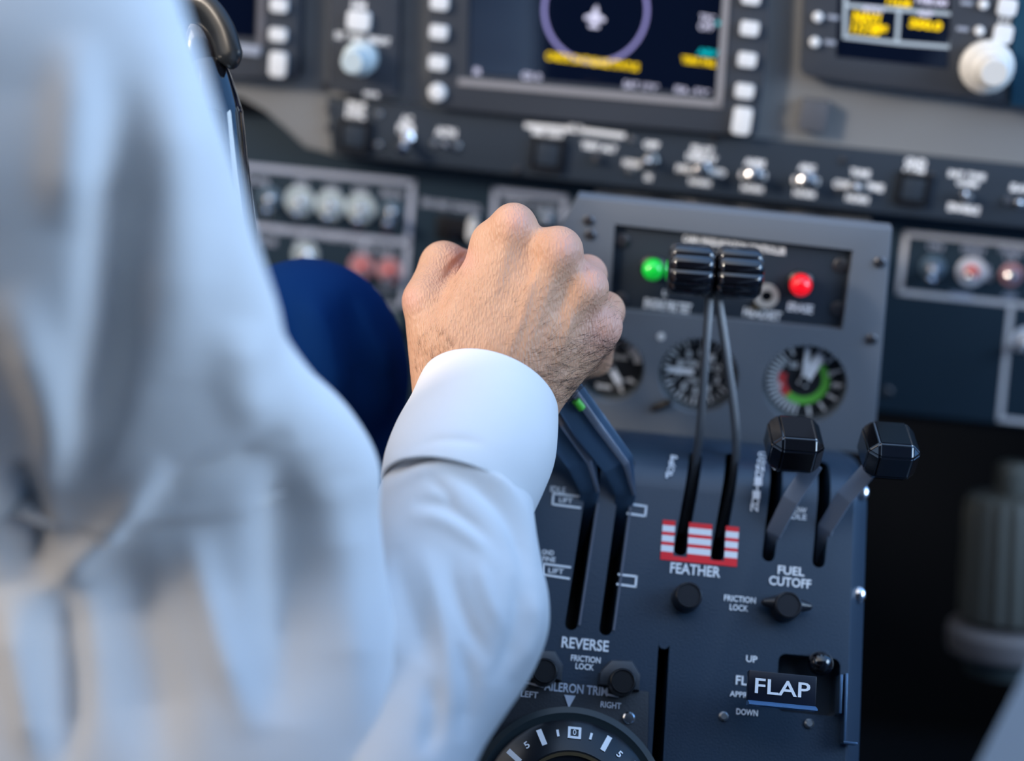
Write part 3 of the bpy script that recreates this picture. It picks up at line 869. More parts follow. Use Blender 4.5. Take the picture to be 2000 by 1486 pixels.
# side fasteners and bracket
for px, py in ((1690, 958), (1667, 1157)):
    p = el(px, py); p.x = xr + .004 - cE.x
    MB().ball((p.x, p.y, -.0045), .0034, (1, 1.3, .7)).build('fastener', chrome, quad, ME)
mb = MB()
a, b = el(1646, 1318), el(1632, 1448)
mb.box(a.x - .0006, a.x + .0006, b.y, a.y, 0, .009, .0003)
mb.box(a.x - .0005, a.x + .0065, b.y - .0012, b.y, 0, .009, .0003)
mb.box(a.x - .0035, a.x - .0022, a.y - .020, a.y - .001, 0, .010, .0003)
mb.build('side_bracket', mat('blue_bracket', (.10, .18, .30), .3, metal=.7), quad, ME)
for x, y in ((1413, 1399), (1580, 1413)): 
    c = el(x, y); MB().lathe([(.0024, 0), (.0024, .001), (.0015, .0018)], c.x, c.y, 16).build('screw', dullmet, quad, ME)

# friction knobs
def fknob(px, py, r, hgt, label, wings=False, skirt=False):
    M = E.fr(px, py, 0); k = E.k(px, py)
    # the cap is what shows at the pixel: move the base down the ray
    p = E.at(px, py, hgt); M = E.M @ Matrix.Translation((p.x, p.y, 0))
    t = thing('friction_knob', label, 'knob', M, 'friction lock knobs on the lever quadrant')
    rr = r * k
    if skirt:
        MB().prism([(-rr * 1.7, -rr * .3), (rr * 1.4, -rr * .5), (rr * 1.4, rr * .7), (rr * .7, rr * 1.7), (-rr * .9, rr * 1.6), (-rr * 1.7, rr * .6)], 0, hgt * .45, .0025).build('skirt', mat('smoky_plastic', (.05, .055, .065), .3), t)
    MB().lathe([(rr * 1.05, 0), (rr * 1.0, hgt * .8), (rr * .95, hgt * .95), (rr * .85, hgt), (rr * .8, hgt), (rr * .78, hgt - .0006), (rr * .1, hgt - .0006)], n=40).build('cap', blackpl if skirt else mat('satin_black', (.018, .019, .024), .3), t)
    if wings:
        for s_ in (-1, 1):
            MB().tube([(s_ * rr * .8, 0.001, hgt * .5), (s_ * rr * 1.3, .001, hgt * .5), (s_ * rr * 1.7, .001, hgt * .5), (s_ * rr * 1.85, .001, hgt * .5)], [rr * .55, rr * .38, rr * .25, rr * .08], 12).build('wing', mat('satin_black', (0, 0, 0)), t)
fknob(1346, 1162, 27, .012, 'round friction knob under the FEATHER lettering')
fknob(1541, 1181, 27, .012, 'winged friction knob under the FUEL CUTOFF lettering', wings=True)
fknob(1217, 1330, 26, .013, 'black friction knob with a smoky skirt right of the small FRICTION LOCK words', skirt=True)
fknob(1064, 1310, 26, .013, 'black friction knob half hidden by the shirt sleeve', skirt=True)

# ------------------------------------------------------------------ trim panel and wheel at the bottom
tp = [(1000, 1322), (1268, 1350), (1262, 1640), (900, 1640), (905, 1500), (1000, 1372)]
ps = [E.at(x, y, .002) for x, y in tp]; cT = sum(ps, Vector()) / len(ps); MT = E.M @ Matrix.Translation((cT.x, cT.y, 0))
tpan = MB().prism([(p.x - cT.x, p.y - cT.y) for p in ps], -.0002, .002, .0008).build('trim_panel', trimp_m, None, MT)
tag(tpan, 'near-black trim panel around the numbered wheel at the bottom edge', 'control panel'); parent_world(tpan, MT)
softl = mat('soft_white_lettering', (.55, .58, .66), .6)
child_lettering(tpan, MT, E, [('AILERON TRIM', 1125, 1345, 124, 18), ('LEFT', 1034, 1356, 34, 12), ('RIGHT', 1193, 1377, 40, 12)], .0022, softl, fat=.018)
mb = MB(); p0 = E.at(1112, 1370, .0022); k = E.k(1112, 1370)
mb.prism([(p0.x - 11 * k, p0.y + 12 * k), (p0.x, p0.y - 13 * k), (p0.x + 11 * k, p0.y + 12 * k)], .0022, .0025)
mb.build('index_triangle', softl, tpan, E.M, smooth=0)
for a, b in (((1186, 1357), (1206, 1361)), ((1022, 1332), (1060, 1342))): MB().line(E.at(*a, 0), E.at(*b, 0), .001, .0022, .0025).build('white_line', softl, tpan, E.M, smooth=0)
screw(E, tpan, 1228, 1402, .002, .003, chrome)
MWh = E.fr(1108, 1580, .002); k = E.k(1108, 1560) 
wh = thing('trim_wheel', 'black trim wheel with white graduations at the bottom edge of the picture', 'knob', MWh)
MB().lathe([(.0490, 0), (.0490, .002), (.046, .003), (.0445, .0025)], n=96).build('outer_ring', mat('teal_edge', (.02, .03, .035), .3), wh)
MB().lathe([(.0425, .0025), (.0425, .004), (.0410, .0055), (.0290, .0120), (.0275, .0125), (.0262, .0120)], n=96).build('dial_skirt', blackgl if False else mat('satin_dial', (.010, .012, .016), .25), wh)
MB().ring(0, 0, .0250, .0266, .0118, .0130, 96).build('bronze_rim', bronze, wh)
MB().lathe([(.0250, .0100), (.0245, .0105), (.001, .0105)], n=64).build('hub', blackpl, wh)
mbm = MB()
def onskirt(ang, r, m_, fn):
    # local frame lying on the sloped skirt
    rr = r; f = (rr - .029) / (.041 - .029); z = .0120 + (.0055 - .0120) * f
    sl_ = math.atan2(.0065, .012)
    Mx = Matrix.Rotation(-ang, 4, 'Z') @ Matrix.Translation((0, rr, z + .0002)) @ Matrix.Rotation(-sl_, 4, 'X')
    t_ = MB(); fn(t_)
    for v in t_.bm.verts: v.co = Mx @ v.co
    me = bpy.data.meshes.new('x'); t_.bm.to_mesh(me); m_.bm.from_mesh(me); t_.bm.free(); bpy.data.meshes.remove(me)
for a in range(-78, 79, 26):
    if a == 0: continue
    onskirt(R_(a), .0360, mbm, lambda t_: t_.box(-.0013, .0013, -.0045, .0045, 0, .0003))
onskirt(0, .0360, mbm, lambda t_: t_.ring(0, 0, .0028, .0046, 0, .0003, 4, 45, 405))
onskirt(0, .0360, mbm, lambda t_: t_.text('0', 0, 0, .0016, .0030, .0004))
for a, s_ in ((-13, '1'), (13, '1'), (-39, '5'), (39, '5'), (-65, '4'), (65, '4')):
    onskirt(R_(a), .0360, mbm, lambda t_, s_=s_: t_.text(s_, 0, 0, .0012 if s_ == '1' else .0022, .0038, 0, fat=.02))
mbm.build('graduations', letter, wh, smooth=0)

# ------------------------------------------------------------------ levers
camN = -_f
# prop levers: curved shafts and ribbed knobs
def ribbed_lever(slot_px, shaft, kx0, kx1, ky, kd, label):
    base = cam(*shaft[0])
    M = Matrix.Translation(base)
    t = thing('lever', label, 'lever', M, 'ribbed black lever pair')
    WM[t.name] = M
    mb = MB()
    pts = [cam(*p) for p in shaft]
    # smooth the centre line
    from mathutils import geometry
    fine = []
    for i in range(len(pts) - 1):
        p0_ = pts[max(i - 1, 0)]; p3 = pts[min(i + 2, len(pts) - 1)]
        for j in range(6):
            u_ = j / 6; a_, b_ = pts[i], pts[i + 1]
            fine.append(.5 * ((2 * a_) + (b_ - p0_) * u_ + (2 * p0_ - 5 * a_ + 4 * b_ - p3) * u_ * u_ + (3 * a_ - p0_ - 3 * b_ + p3) * u_ ** 3))
    fine.append(pts[-1])
    mb.bar(fine, .0036, .0042, Vector((.2, -.8, .6)), .0006)
    mb.build('shaft', mat('dull_shaft_steel', (.11, .115, .125), .38, metal=.5), t, Matrix.Identity(4))
    a, b = cam(kx0, ky, kd), cam(kx1, ky + (kx1 - kx0) * .07, kd)
    ctr = (a + b) / 2; w = (b - a).length
    X = (b - a).normalized(); Zc = (camN - X * camN.dot(X)).normalized(); Y = Zc.cross(X)
    Mk = Matrix(((Y.x, Zc.x, X.x, ctr.x), (Y.y, Zc.y, X.y, ctr.y), (Y.z, Zc.z, X.z, ctr.z), (0, 0, 0, 1)))
    mb = MB()
    Rk = .0140
    pr = [(Rk * .60, -w / 2), (Rk * .82, -w / 2 + .0008), (Rk * .96, -w / 2 + .0026), (Rk, -w / 2 + .004), (Rk, w / 2 - .004), (Rk * .96, w / 2 - .0026), (Rk * .82, w / 2 - .0008), (Rk * .60, w / 2)]
    lob = lambda x: .86 + .14 * abs(math.cos(x * 4.5 + .35)) ** .55
    mb.lathe(pr, n=144, lobes=lob)
    mb.build('knob', blackgl, t, Mk)
ribbed_lever(0, [(1330, 1040, .832), (1352, 930, .826), (1367, 840, .822), (1377, 700, .818), (1384, 600, .818), (1387, 545, .820)], 1303, 1394, 524, .812, 'ribbed black lever knob left of the pair, next to the green lamp')
ribbed_lever(1, [(1402, 1050, .832), (1432, 930, .828), (1437, 840, .826), (1420, 700, .823), (1405, 600, .822), (1397, 545, .822)], 1395, 1488, 530, .813, 'ribbed black lever knob right of the pair, over the headset jack')

def facet_lever(shaft, kc, kd, label):
    base = cam(*shaft[0]); M = Matrix.Translation(base)
    t = thing('lever', label, 'lever', M, 'faceted black lever pair'); WM[t.name] = M
    MB().bar([cam(*p) for p in shaft], [.005, .008, .0088, .0085], .0030, Vector((-.25, -.7, .6)), .0007).build('shaft', mat('grey_arm', (.28, .33, .42), .35, metal=.3), t, Matrix.Identity(4))
    ctr = cam(kc[0], kc[1], kd)
    Mk = Matrix.Translation(ctr) @ Matrix.Rotation(R_(3), 4, 'Z') @ Matrix.Rotation(R_(8), 4, 'X')
    # u right, v up/forward: block facing the viewer's eye with its top face tilted up
    k = kd / F
    w, hgt, dp = 50 * k, 30 * k, 44 * k
    pts = []
    bm = bmesh.new(); r = bmesh.ops.create_cube(bm, size=2)
    for v in r['verts']: v.co = Vector((v.co.x * w * 1.04, v.co.y * .0140, v.co.z * .0112))
    bmesh.ops.bevel(bm, geom=list(bm.edges), offset=.0050, segments=1, affect='EDGES', clamp_overlap=True)
    bmesh.ops.bevel(bm, geom=list(bm.edges), offset=.0009, segments=3, affect='EDGES', clamp_overlap=True)
    mb = MB(); mb.bm.free(); mb.bm = bm
    mb.build('knob', blackgl, t, Mk, smooth=15)
facet_lever([(1501, 1090, .822), (1512, 1040, .806), (1545, 975, .795), (1592, 905, .790)], (1550, 868), .785, 'faceted black lever knob below the right gauge')
facet_lever([(1599, 1098, .822), (1613, 1030, .806), (1650, 970, .795), (1700, 915, .788)], (1735, 880), .780, 'faceted black lever knob at far right against the dark void')

def throttle(pts, wd_, label, grip, green=False):
    M = Matrix.Translation(cam(*pts[0])); t = thing('lever', label, 'lever', M, 'power levers under the hand'); WM[t.name] = M
    P_ = [cam(*p) for p in pts]
    MB().bar(P_, wd_, .0045, Vector((-.1, -.75, .65)), .001).build('arm', arm_m, t, Matrix.Identity(4))
    # raised inner flange
    off_ = camN * .003
    MB().bar([p + off_ + _r * .004 for p in P_[1:]], [w * .22 for w in wd_[1:]], .003, Vector((-.1, -.75, .65)), .0006).build('flange', mat('bright_flange', (.35, .38, .46), .25, metal=.8), t, Matrix.Identity(4))
    MB().tube([cam(*grip[0]), cam(*grip[1])], .011, 24).build('grip', blackpl, t, Matrix.Identity(4))
    if green:
        MB().tube([cam(1137, 798, .792), cam(1124, 782, .790)], .0022, 12).build('button', mat('green_button', (.10, .55, .05), .4), t, Matrix.Identity(4))
throttle([(1196, 1080, .830), (1222, 965, .806), (1206, 905, .800), (1150, 830, .796), (1105, 765, .795), (1060, 690, .80)], [.006, .0105, .0175, .0185, .018, .014],
         'right power lever arm coming out from under the hand', ((1070, 600, .80), (1150, 640, .80)), True)
throttle([(1128, 1070, .832), (1152, 960, .806), (1135, 900, .802), (1085, 830, .802), (1040, 760, .805), (1000, 690, .805)], [.006, .010, .016, .017, .016, .014],
         'left power lever arm mostly hidden by the shirt cuff', ((985, 590, .80), (1060, 600, .80)))

# flap lever
k = E.k(1528, 1350)
Mf = E.M @ Matrix.Translation(E.at(1528, 1350, .028))
fl_ = thing('flap_lever', 'black flap lever handle marked FLAP near the bottom right of the quadrant', 'lever', Mf)
WM[fl_.name] = Mf
MB().box(-64 * k, 64 * k, -22 * k, 34 * k, -.006, 0, .0006).build('handle', mat('navy_black', (.006, .009, .020), .3), fl_)
mb = MB(); mb.prism([(-31 * k, -.004), (-31 * k, .0048), (-28.5 * k, .0048), (-22 * k, .0002), (-22 * k, -.004)], -64 * k, 64 * k)
for v in mb.bm.verts: v.co = Vector((v.co.z, v.co.x, v.co.y))
mb.build('lower_edge', mat('sky_lit_edge', (.12, .26, .50), .35, metal=.3), fl_)  # sky light caught by the lip is painted in as blue
mb = MB(); mb.text('FLAP', 0, 6 * k, 104 * k, 28 * k, .0002, fat=.012); mb.build('lettering', letter, fl_, smooth=0)
mb = MB(); mb.tube([(20 * k, 0, -.006), (30 * k, 10 * k, -.018), (40 * k, 20 * k, -.045)], .0035); mb.build('shaft', blackpl, fl_)
Mb = E.M @ Matrix.Translation(E.at(1603, 1296, .004))
o = MB().ball((0, 0, 0), .0064).build('pivot_ball', blackgl, None, Mb); tag(o, 'small glossy black ball in the recess above the FLAP handle', 'knob')

# ------------------------------------------------------------------ yoke behind the shirt, top left
yk = thing('control_yoke', 'glossy black control yoke horn rising beside the shirt shoulder', 'control yoke', Matrix.Translation(cam(430, 300, .74))); WM[yk.name] = yk.matrix_basis.copy()
dY = .735
def cpt(l): return [cam(*p) for p in l]
def spl(pts, n=8):
    pts = [Vector(p) for p in pts]; out = []
    for i in range(len(pts) - 1):
        p0_ = pts[max(i - 1, 0)]; a_, b_ = pts[i], pts[i + 1]; p3 = pts[min(i + 2, len(pts) - 1)]
        for j in range(n):
            u_ = j / n
            out.append(.5 * ((2 * a_) + (b_ - p0_) * u_ + (2 * p0_ - 5 * a_ + 4 * b_ - p3) * u_ * u_ + (3 * a_ - p0_ - 3 * b_ + p3) * u_ ** 3))
    out.append(pts[-1]); return out
pts = spl(cpt([(408, 118, dY), (414, 170, dY), (420, 240, dY), (430, 330, dY), (445, 450, dY), (460, 600, dY)]))
MB().tube(pts, [(.007 + .0065 * min(1, i / 14)) for i in range(len(pts))], 28).build('grip', blackgl, yk, Matrix.Identity(4))
pts = spl(cpt([(300, 30, dY), (350, 14, dY), (400, 20, dY - .004), (432, 60, dY - .006), (448, 110, dY - .006), (452, 135, dY - .004)]))
MB().tube(pts, [.0048 * min(1, .15 + (len(pts) - 1 - i) / 9) for i in range(len(pts))], 20, 1.8).build('horn_arch', mat('smoked_grey_gloss', (.016, .018, .02), .28), yk, Matrix.Identity(4))
mb = MB(); mb.ball((0, 0, 0), 1, (.012, .020, .010))
mb.build('horn_cap', mat('grey_gloss_cap', (.03, .028, .032), .22, coat=.6), yk, MC @ Matrix.Translation(camloc(398, 95, dY + .008)))

# column boot at right
Mb = Matrix.Translation(cam(1965, 1290, 1.04))
bt = thing('control_column_boot', 'blurred dull olive column with a flange in the dark at the right edge', 'control column', Mb)
kk = 1.04 / F
upv = (MC.to_3x3() @ Vector((0, 1, .12))).normalized()
Zb = upv; Xb = Vector((1, 0, 0)); Xb = (Xb - Zb * Xb.dot(Zb)).normalized(); Yb = Zb.cross(Xb)
Mr = Matrix(((Xb.x, Yb.x, Zb.x, 0), (Xb.y, Yb.y, Zb.y, 0), (Xb.z, Yb.z, Zb.z, 0), (0, 0, 0, 1)))
def lt(prof_, nm, m, lobes=None):
    MB().lathe([(r * kk, z * kk) for r, z in prof_], n=72, lobes=lobes).build(nm, m, bt).matrix_basis = Mr
lt([(90, 90), (92, 120), (88, 300), (80, 325), (30, 330)], 'body', olive, lambda a: 1 + .03 * math.cos(18 * a))
lt([(112, 22), (114, 30), (114, 62), (108, 72), (92, 74)], 'flange', mat('dull_grey_metal', (.15, .145, .155), .5))
lt([(78, -20), (80, 0), (80, 22)], 'lower_ring', mat('dark_teal_metal', (.05, .07, .075), .5))
lt([(30, 330), (34, 350), (34, 380), (26, 392)], 'top_stub', olive)

# pale edge at the bottom right corner
mb = MB(); mb.rrect(0, 0, .14, .32, .02, -.05, .05, .012)
Ms = MC @ Matrix.Translation(camloc(2460, 1560, .52)) @ Matrix.Rotation(R_(-27), 4, 'Z')
seat = thing('seat', 'out-of-focus pale blue-grey seat side cutting the bottom right corner', 'seat', Matrix.Translation((.52, .3, 0)))
WM[seat.name] = seat.matrix_basis.copy()
mb.build('side_bolster', pale_up, seat, Ms)
MB().box(.33, .76, .20, .33, .36, 1.17, .03, 3).build('shading_backrest', pale_up, seat, Matrix.Identity(4))  # out of view, added to shade the lower shirt
MB().box(.33, .76, .24, .60, .28, .42, .03, 3).build('cushion', pale_up, seat, Matrix.Identity(4))
MB().box(.40, .69, .28, .52, 0, .29, .01).build('pedestal_base', blackpl, seat, Matrix.Identity(4))

# ------------------------------------------------------------------ the pilot
person = thing('person', 'pilot in a white shirt and navy trousers gripping the power levers', 'person', Matrix.Translation((-.42, .05, .35)))
WM[person.name] = person.matrix_basis.copy()

S = .76 / F * 1000          # mm per pixel at the hand
def hp(px, py, z=0): return np.array([(px - 1000) * S, (743 - py) * S, z])

def round_cone(P, a, b, r1, r2):
    ba = b - a; l2 = ba @ ba; rr = r1 - r2; a2 = max(l2 - rr * rr, 1e-6); il2 = 1 / l2
    pa = P - a; y = pa @ ba; z = y - l2
    t = pa * l2 - y[:, None] * ba
    x2 = np.einsum('ij,ij->i', t, t)
    y2 = y * y * l2; z2 = z * z * l2
    k_ = np.sign(rr) * rr * rr * x2
    out = (np.sqrt(x2 * a2 * il2) + y * rr) * il2 - r1
    m1 = np.sign(z) * a2 * z2 > k_
    m2 = (np.sign(y) * a2 * y2 < k_) & ~m1
    out = np.where(m1, np.sqrt(x2 + z2) * il2 - r2, out)
    out = np.where(m2, np.sqrt(x2 + y2) * il2 - r1, out)
    return out
def smin(a, b, k_):
    h = np.clip(.5 + .5 * (b - a) / k_, 0, 1)
    return b + (a - b) * h - k_ * h * (1 - h)

def surface_nets(fn, mn, mx, step):
    ax = [np.arange(mn[i], mx[i] + step, step) for i in range(3)]
    nx, ny, nz = map(len, ax)
    V = np.empty((nx, ny, nz), np.float32)
    Y, Z = np.meshgrid(ax[1], ax[2], indexing='ij')
    yz = np.stack([Y.ravel(), Z.ravel()], 1)
    CH = 12
    for i0 in range(0, nx, CH):
        xs_ = ax[0][i0:i0 + CH]
        P = np.concatenate([np.column_stack([np.full(len(yz), x), yz]) for x in xs_])
        V[i0:i0 + len(xs_)] = fn(P).reshape(len(xs_), ny, nz)
    ins = V < 0
    c = np.zeros((nx - 1, ny - 1, nz - 1), np.int8)
    for dx in (0, 1):
        for dy in (0, 1):
            for dz_ in (0, 1):
                c += ins[dx:nx - 1 + dx, dy:ny - 1 + dy, dz_:nz - 1 + dz_]
    act = (c > 0) & (c < 8)
    idx = -np.ones(act.shape, np.int64)
    cells = np.argwhere(act)
    idx[act] = np.arange(len(cells))
    pos = np.zeros((len(cells), 3)); cnt = np.zeros(len(cells))
    corners = [(a, b, d) for a in (0, 1) for b in (0, 1) for d in (0, 1)]
    for i in range(8):
        for j in range(i + 1, 8):
            ci, cj = np.array(corners[i]), np.array(corners[j])
            if np.abs(ci - cj).sum() != 1: continue
            a = V[tuple((cells + ci).T)]; b = V[tuple((cells + cj).T)]
            cr = (a < 0) != (b < 0)
            t = np.where(cr, a / np.where(a == b, 1, a - b), 0)
            pos += np.where(cr[:, None], ci + (cj - ci) * t[:, None], 0); cnt += cr
    pos = (cells + pos / cnt[:, None]) * step + np.array([ax[i][0] for i in range(3)])
    faces = []
    for d in range(3):
        e1, e2 = [(1, 2), (2, 0), (0, 1)][d]
        sh = [slice(None)] * 3; sh2 = [slice(None)] * 3
        sh[d] = slice(0, -1); sh2[d] = slice(1, None)
        cr = ins[tuple(sh)] != ins[tuple(sh2)]
        E_ = np.argwhere(cr)
        ok = (E_[:, e1] > 0) & (E_[:, e2] > 0) & (E_[:, e1] < V.shape[e1] - 1) & (E_[:, e2] < V.shape[e2] - 1)
        E_ = E_[ok]
        flip = ins[tuple(E_.T)]
        def g(o1, o2):
            q_ = E_.copy(); q_[:, e1] -= o1; q_[:, e2] -= o2
            return idx[tuple(q_.T)]
        Q = np.stack([g(1, 1), g(0, 1), g(0, 0), g(1, 0)], 1)
        Q[~flip] = Q[~flip][:, ::-1]
        faces.append(Q)
    return pos, np.concatenate(faces)

def vnormals(co, fc):
    n_ = np.zeros_like(co)
    a, b, c, d = (co[fc[:, i]] for i in range(4))
    fn = np.cross(c - a, d - b)
    for i in range(4): np.add.at(n_, fc[:, i], fn)
    return n_ / np.maximum(np.linalg.norm(n_, axis=1, keepdims=True), 1e-12)

def seg_dist(P2, pts):
    """distance of 2-D points to a polyline, plus the parameter along it 0..1"""
    best = np.full(len(P2), 1e9); par = np.zeros(len(P2)); n_ = len(pts) - 1
    for i in range(n_):
        a, b = np.array(pts[i][:2], float), np.array(pts[i + 1][:2], float)
        ab = b - a; t = np.clip(((P2 - a) @ ab) / (ab @ ab), 0, 1)
        d = np.linalg.norm(P2 - (a + t[:, None] * ab), axis=1)
        m_ = d < best; best[m_] = d[m_]; par[m_] = (i + t[m_]) / n_
    return best, par
def smooth_poly(pts, n=8):
    return [tuple(v)[:2] for v in spl([(p[0], p[1], 0) for p in pts], n)]
def relief(P2, folds):
    out = np.zeros(len(P2))
    for pts, amp, sig in folds:
        d, t = seg_dist(P2, smooth_poly(pts, 5))
        taper = np.clip(np.minimum(t, 1 - t) * 3.2 + .05, 0, 1) ** 1.3
        out += amp * np.exp(-(d / sig) ** 2) * taper
    return out

def mesh_obj(name, co, fc, m, parent, attr=None, M=None):
    me = bpy.data.meshes.new(name)
    me.from_pydata([tuple(c) for c in co], [], [tuple(int(i) for i in f) for f in fc])
    me.materials.append(m)
    me.shade_smooth()
    if attr is not None:
        at = me.attributes.new('tone', 'FLOAT', 'POINT'); at.data.foreach_set('value', attr.astype(np.float32))
    o = bpy.data.objects.new(name, me); COL.objects.link(o)
    o.parent = parent
    if parent is not None: o.matrix_parent_inverse = world_of(parent).inverted()
    o.matrix_basis = M if M is not None else Matrix.Identity(4)
    return o

# --- the hand, as one continuous surface (mm, camera-aligned axes, origin at px 1000,743 depth .76)
def hand_sdf(P):
    def rc(a, ra, b, rb): return round_cone(P, hp(*a), hp(*b), ra, rb)
    palm = rc((912, 748, 0), 19, (1003, 452, 9), 10.6)
    palm = smin(palm, rc((960, 750, 3), 20, (1086, 497, 12), 11), 9)
    palm = smin(palm, rc((1000, 760, 2), 19, (1137, 567, 5), 11), 8)
    palm = smin(palm, rc((1012, 785, -3), 18, (1166, 640, -6), 11.5), 9)
    palm = smin(palm, rc((952, 522, 0), 11, (890, 660, -2), 17), 8)
    palm = smin(palm, rc((1120, 640, -22), 16, (1012, 780, -14), 18), 8)
    # wrist and forearm stub
    palm = smin(palm, rc((902, 790, -4), 18, (885, 930, 16), 15), 8)
    palm = smin(palm, rc((1000, 800, -5), 18, (955, 940, 14), 15), 8)
    # knuckle heads
    for a, r in (((1003, 441, 12), 9.3), ((960, 472, 2), 10.6), ((1090, 494, 15), 10.6), ((1142, 562, 8), 10.2), ((1172, 632, -3), 9.8)):
        palm = smin(palm, np.linalg.norm(P - hp(*a), axis=1) - (r - .8), 8)
    th = rc((872, 765, -6), 17, (834, 588, -8), 12)
    th = smin(th, rc((833, 586, -8), 12, (863, 512, -20), 11.3), 3)
    th = smin(th, rc((863, 512, -20), 11.3, (930, 520, -44), 9.5), 4)
    th = smin(th, rc((930, 520, -44), 9.5, (965, 560, -52), 8.5), 3)
    tot = smin(palm, th, 6)
    fing = [[(1003, 455, 9, 11), (988, 468, -36, 10.5), (980, 560, -58, 9.5), (985, 610, -46, 8.5)],
            [(1086, 497, 10, 10.5), (1086, 505, -38, 10.5), (1065, 600, -60, 9.5), (1055, 640, -46, 8.5)],
            [(1137, 567, 3, 10.5), (1151, 530, -26, 9.8), (1125, 640, -56, 9), (1095, 670, -44, 8.2)],
            [(1170, 640, -8, 10.0), (1188, 603, -24, 9.4), (1172, 700, -46, 8.4), (1130, 715, -40, 7.6)]]
    res = tot
    for f in fing:
        d = None
        for a, b in zip(f, f[1:]):
            c_ = round_cone(P, hp(*a[:3]), hp(*b[:3]), a[3], b[3])
            d = c_ if d is None else smin(d, c_, 3)
        res = np.minimum(res, smin(tot, d, 4)) if False else smin(res, d, 2.2)
    return res
hmn = np.array([-62., -66., -76.]); hmx = np.array([64., 92., 60.])
HC, HF = surface_nets(hand_sdf, hmn, hmx, 1.15)
for _ in range(2):      # light Laplacian smoothing
    acc = np.zeros_like(HC); cn = np.zeros(len(HC))
    for i in range(4):
        np.add.at(acc, HF[:, i], HC[HF[:, (i + 1) % 4]] + HC[HF[:, (i + 3) % 4]]); np.add.at(cn, HF[:, i], 2)
    HC = HC * .4 + (acc / cn[:, None]) * .6
def hand_px(co):
    d = 760 - co[:, 2]
    return np.column_stack([1000 + co[:, 0] / d * F, 743 - co[:, 1] / d * F])
HN = vnormals(HC, HF)
front = np.clip((HN[:, 2] - .05) * 2.0, 0, 1)
P2 = hand_px(HC)
HFOLDS = [([(1064, 472), (1052, 520), (1032, 570), (1020, 622), (992, 690), (975, 735)], 1.1, 8),
          ([(1108, 590), (1112, 640), (1092, 700), (1078, 740)], .9, 7), ([(1180, 610), (1140, 670), (1105, 700)], .8, 7),
          ([(1000, 415), (985, 500), (955, 620)], .7, 13), ([(1092, 470), (1060, 600), (1010, 720)], .6, 12), ([(1145, 550), (1100, 660), (1050, 740)], .6, 10),
          ([(1050, 478), (1040, 520), (1025, 560)], -1.6, 17), ([(1122, 540), (1100, 590), (1085, 630)], -1.3, 13), ([(1165, 595), (1140, 630), (1115, 665)], -1.1, 10),
          ([(925, 486), (890, 515), (862, 552)], -1.6, 7), ([(905, 540), (880, 600), (870, 660)], .9, 14), ([(868, 490), (895, 505), (915, 520)], .5, 7),
          ([(836, 650), (842, 700), (850, 740)], .8, 8), ([(1195, 585), (1205, 620), (1208, 660)], -.9, 5),
          ([(1196, 560), (1183, 590), (1188, 620)], -.8, 5), ([(1133, 492), (1140, 520), (1160, 560)], -.8, 5),
          ([(1060, 700), (1100, 720), (1150, 715)], -.5, 7), ([(1075, 760), (1100, 780), (1090, 810)], .8, 8),
          ([(940, 640), (960, 670), (1000, 700)], .4, 9), ([(980, 560), (940, 590), (900, 640)], .35, 7)]
dsp = relief(P2, HFOLDS) * front * .75
# fine wrinkles running across the back of the hand
g1 = np.sin((P2[:, 0] * .55 + P2[:, 1] * .83) * .42 + 2.0 * np.sin(P2[:, 0] * .02)) * .06
HC = HC + HN * (dsp + g1 * front)[:, None]
tone = np.zeros(len(HC))
for (x, y), s_ in (((1012, 430), 30), ((1108, 480), 34), ((1168, 548), 28), ((1190, 625), 32), ((1160, 520), 26), ((905, 505), 26), ((800, 585), 24), ((1180, 655), 40)):
    tone += np.exp(-(((P2[:, 0] - x) ** 2 + (P2[:, 1] - y) ** 2) / s_ ** 2))
tone = np.clip(tone, 0, 1)

skin = bpy.data.materials.new('skin'); skin.use_nodes = True
n = skin.node_tree; b = n.nodes['Principled BSDF']
b.inputs['Roughness'].default_value = .48
b.inputs['Subsurface Weight'].default_value = .18
b.inputs['Subsurface Radius'].default_value = (1.0, .35, .18)
b.inputs['Subsurface Scale'].default_value = .004
t = n.nodes.new('ShaderNodeTexCoord'); at = n.nodes.new('ShaderNodeAttribute'); at.attribute_name = 'tone'
n1 = n.nodes.new('ShaderNodeTexNoise'); n1.inputs['Scale'].default_value = .09; n1.inputs['Detail'].default_value = 6
n.links.new(t.outputs['Object'], n1.inputs['Vector'])
mx = n.nodes.new('ShaderNodeMix'); mx.data_type = 'RGBA'; mx.inputs[6].default_value = (.58, .30, .175, 1); mx.inputs[7].default_value = (.70, .40, .25, 1)
n.links.new(n1.outputs[0], mx.inputs[0])
mx2 = n.nodes.new('ShaderNodeMix'); mx2.data_type = 'RGBA'; mx2.inputs[7].default_value = (.72, .36, .29, 1)
ml = n.nodes.new('ShaderNodeMath'); ml.operation = 'MULTIPLY'; ml.inputs[1].default_value = .55
n.links.new(at.outputs['Fac'], ml.inputs[0]); n.links.new(ml.outputs[0], mx2.inputs[0]); n.links.new(mx.outputs[2], mx2.inputs[6])
n.links.new(mx2.outputs[2], b.inputs['Base Color'])
mp = n.nodes.new('ShaderNodeMapping'); mp.inputs['Rotation'].default_value = (0, 0, R_(38)); mp.inputs['Scale'].default_value = (1, .32, 1)
n.links.new(t.outputs['Object'], mp.inputs[0])
vo = n.nodes.new('ShaderNodeTexVoronoi'); vo.inputs['Scale'].default_value = 1.1
n.links.new(mp.outputs[0], vo.inputs['Vector'])
n3 = n.nodes.new('ShaderNodeTexNoise'); n3.inputs['Scale'].default_value = .9; n3.inputs['Detail'].default_value = 5
n.links.new(mp.outputs[0], n3.inputs['Vector'])
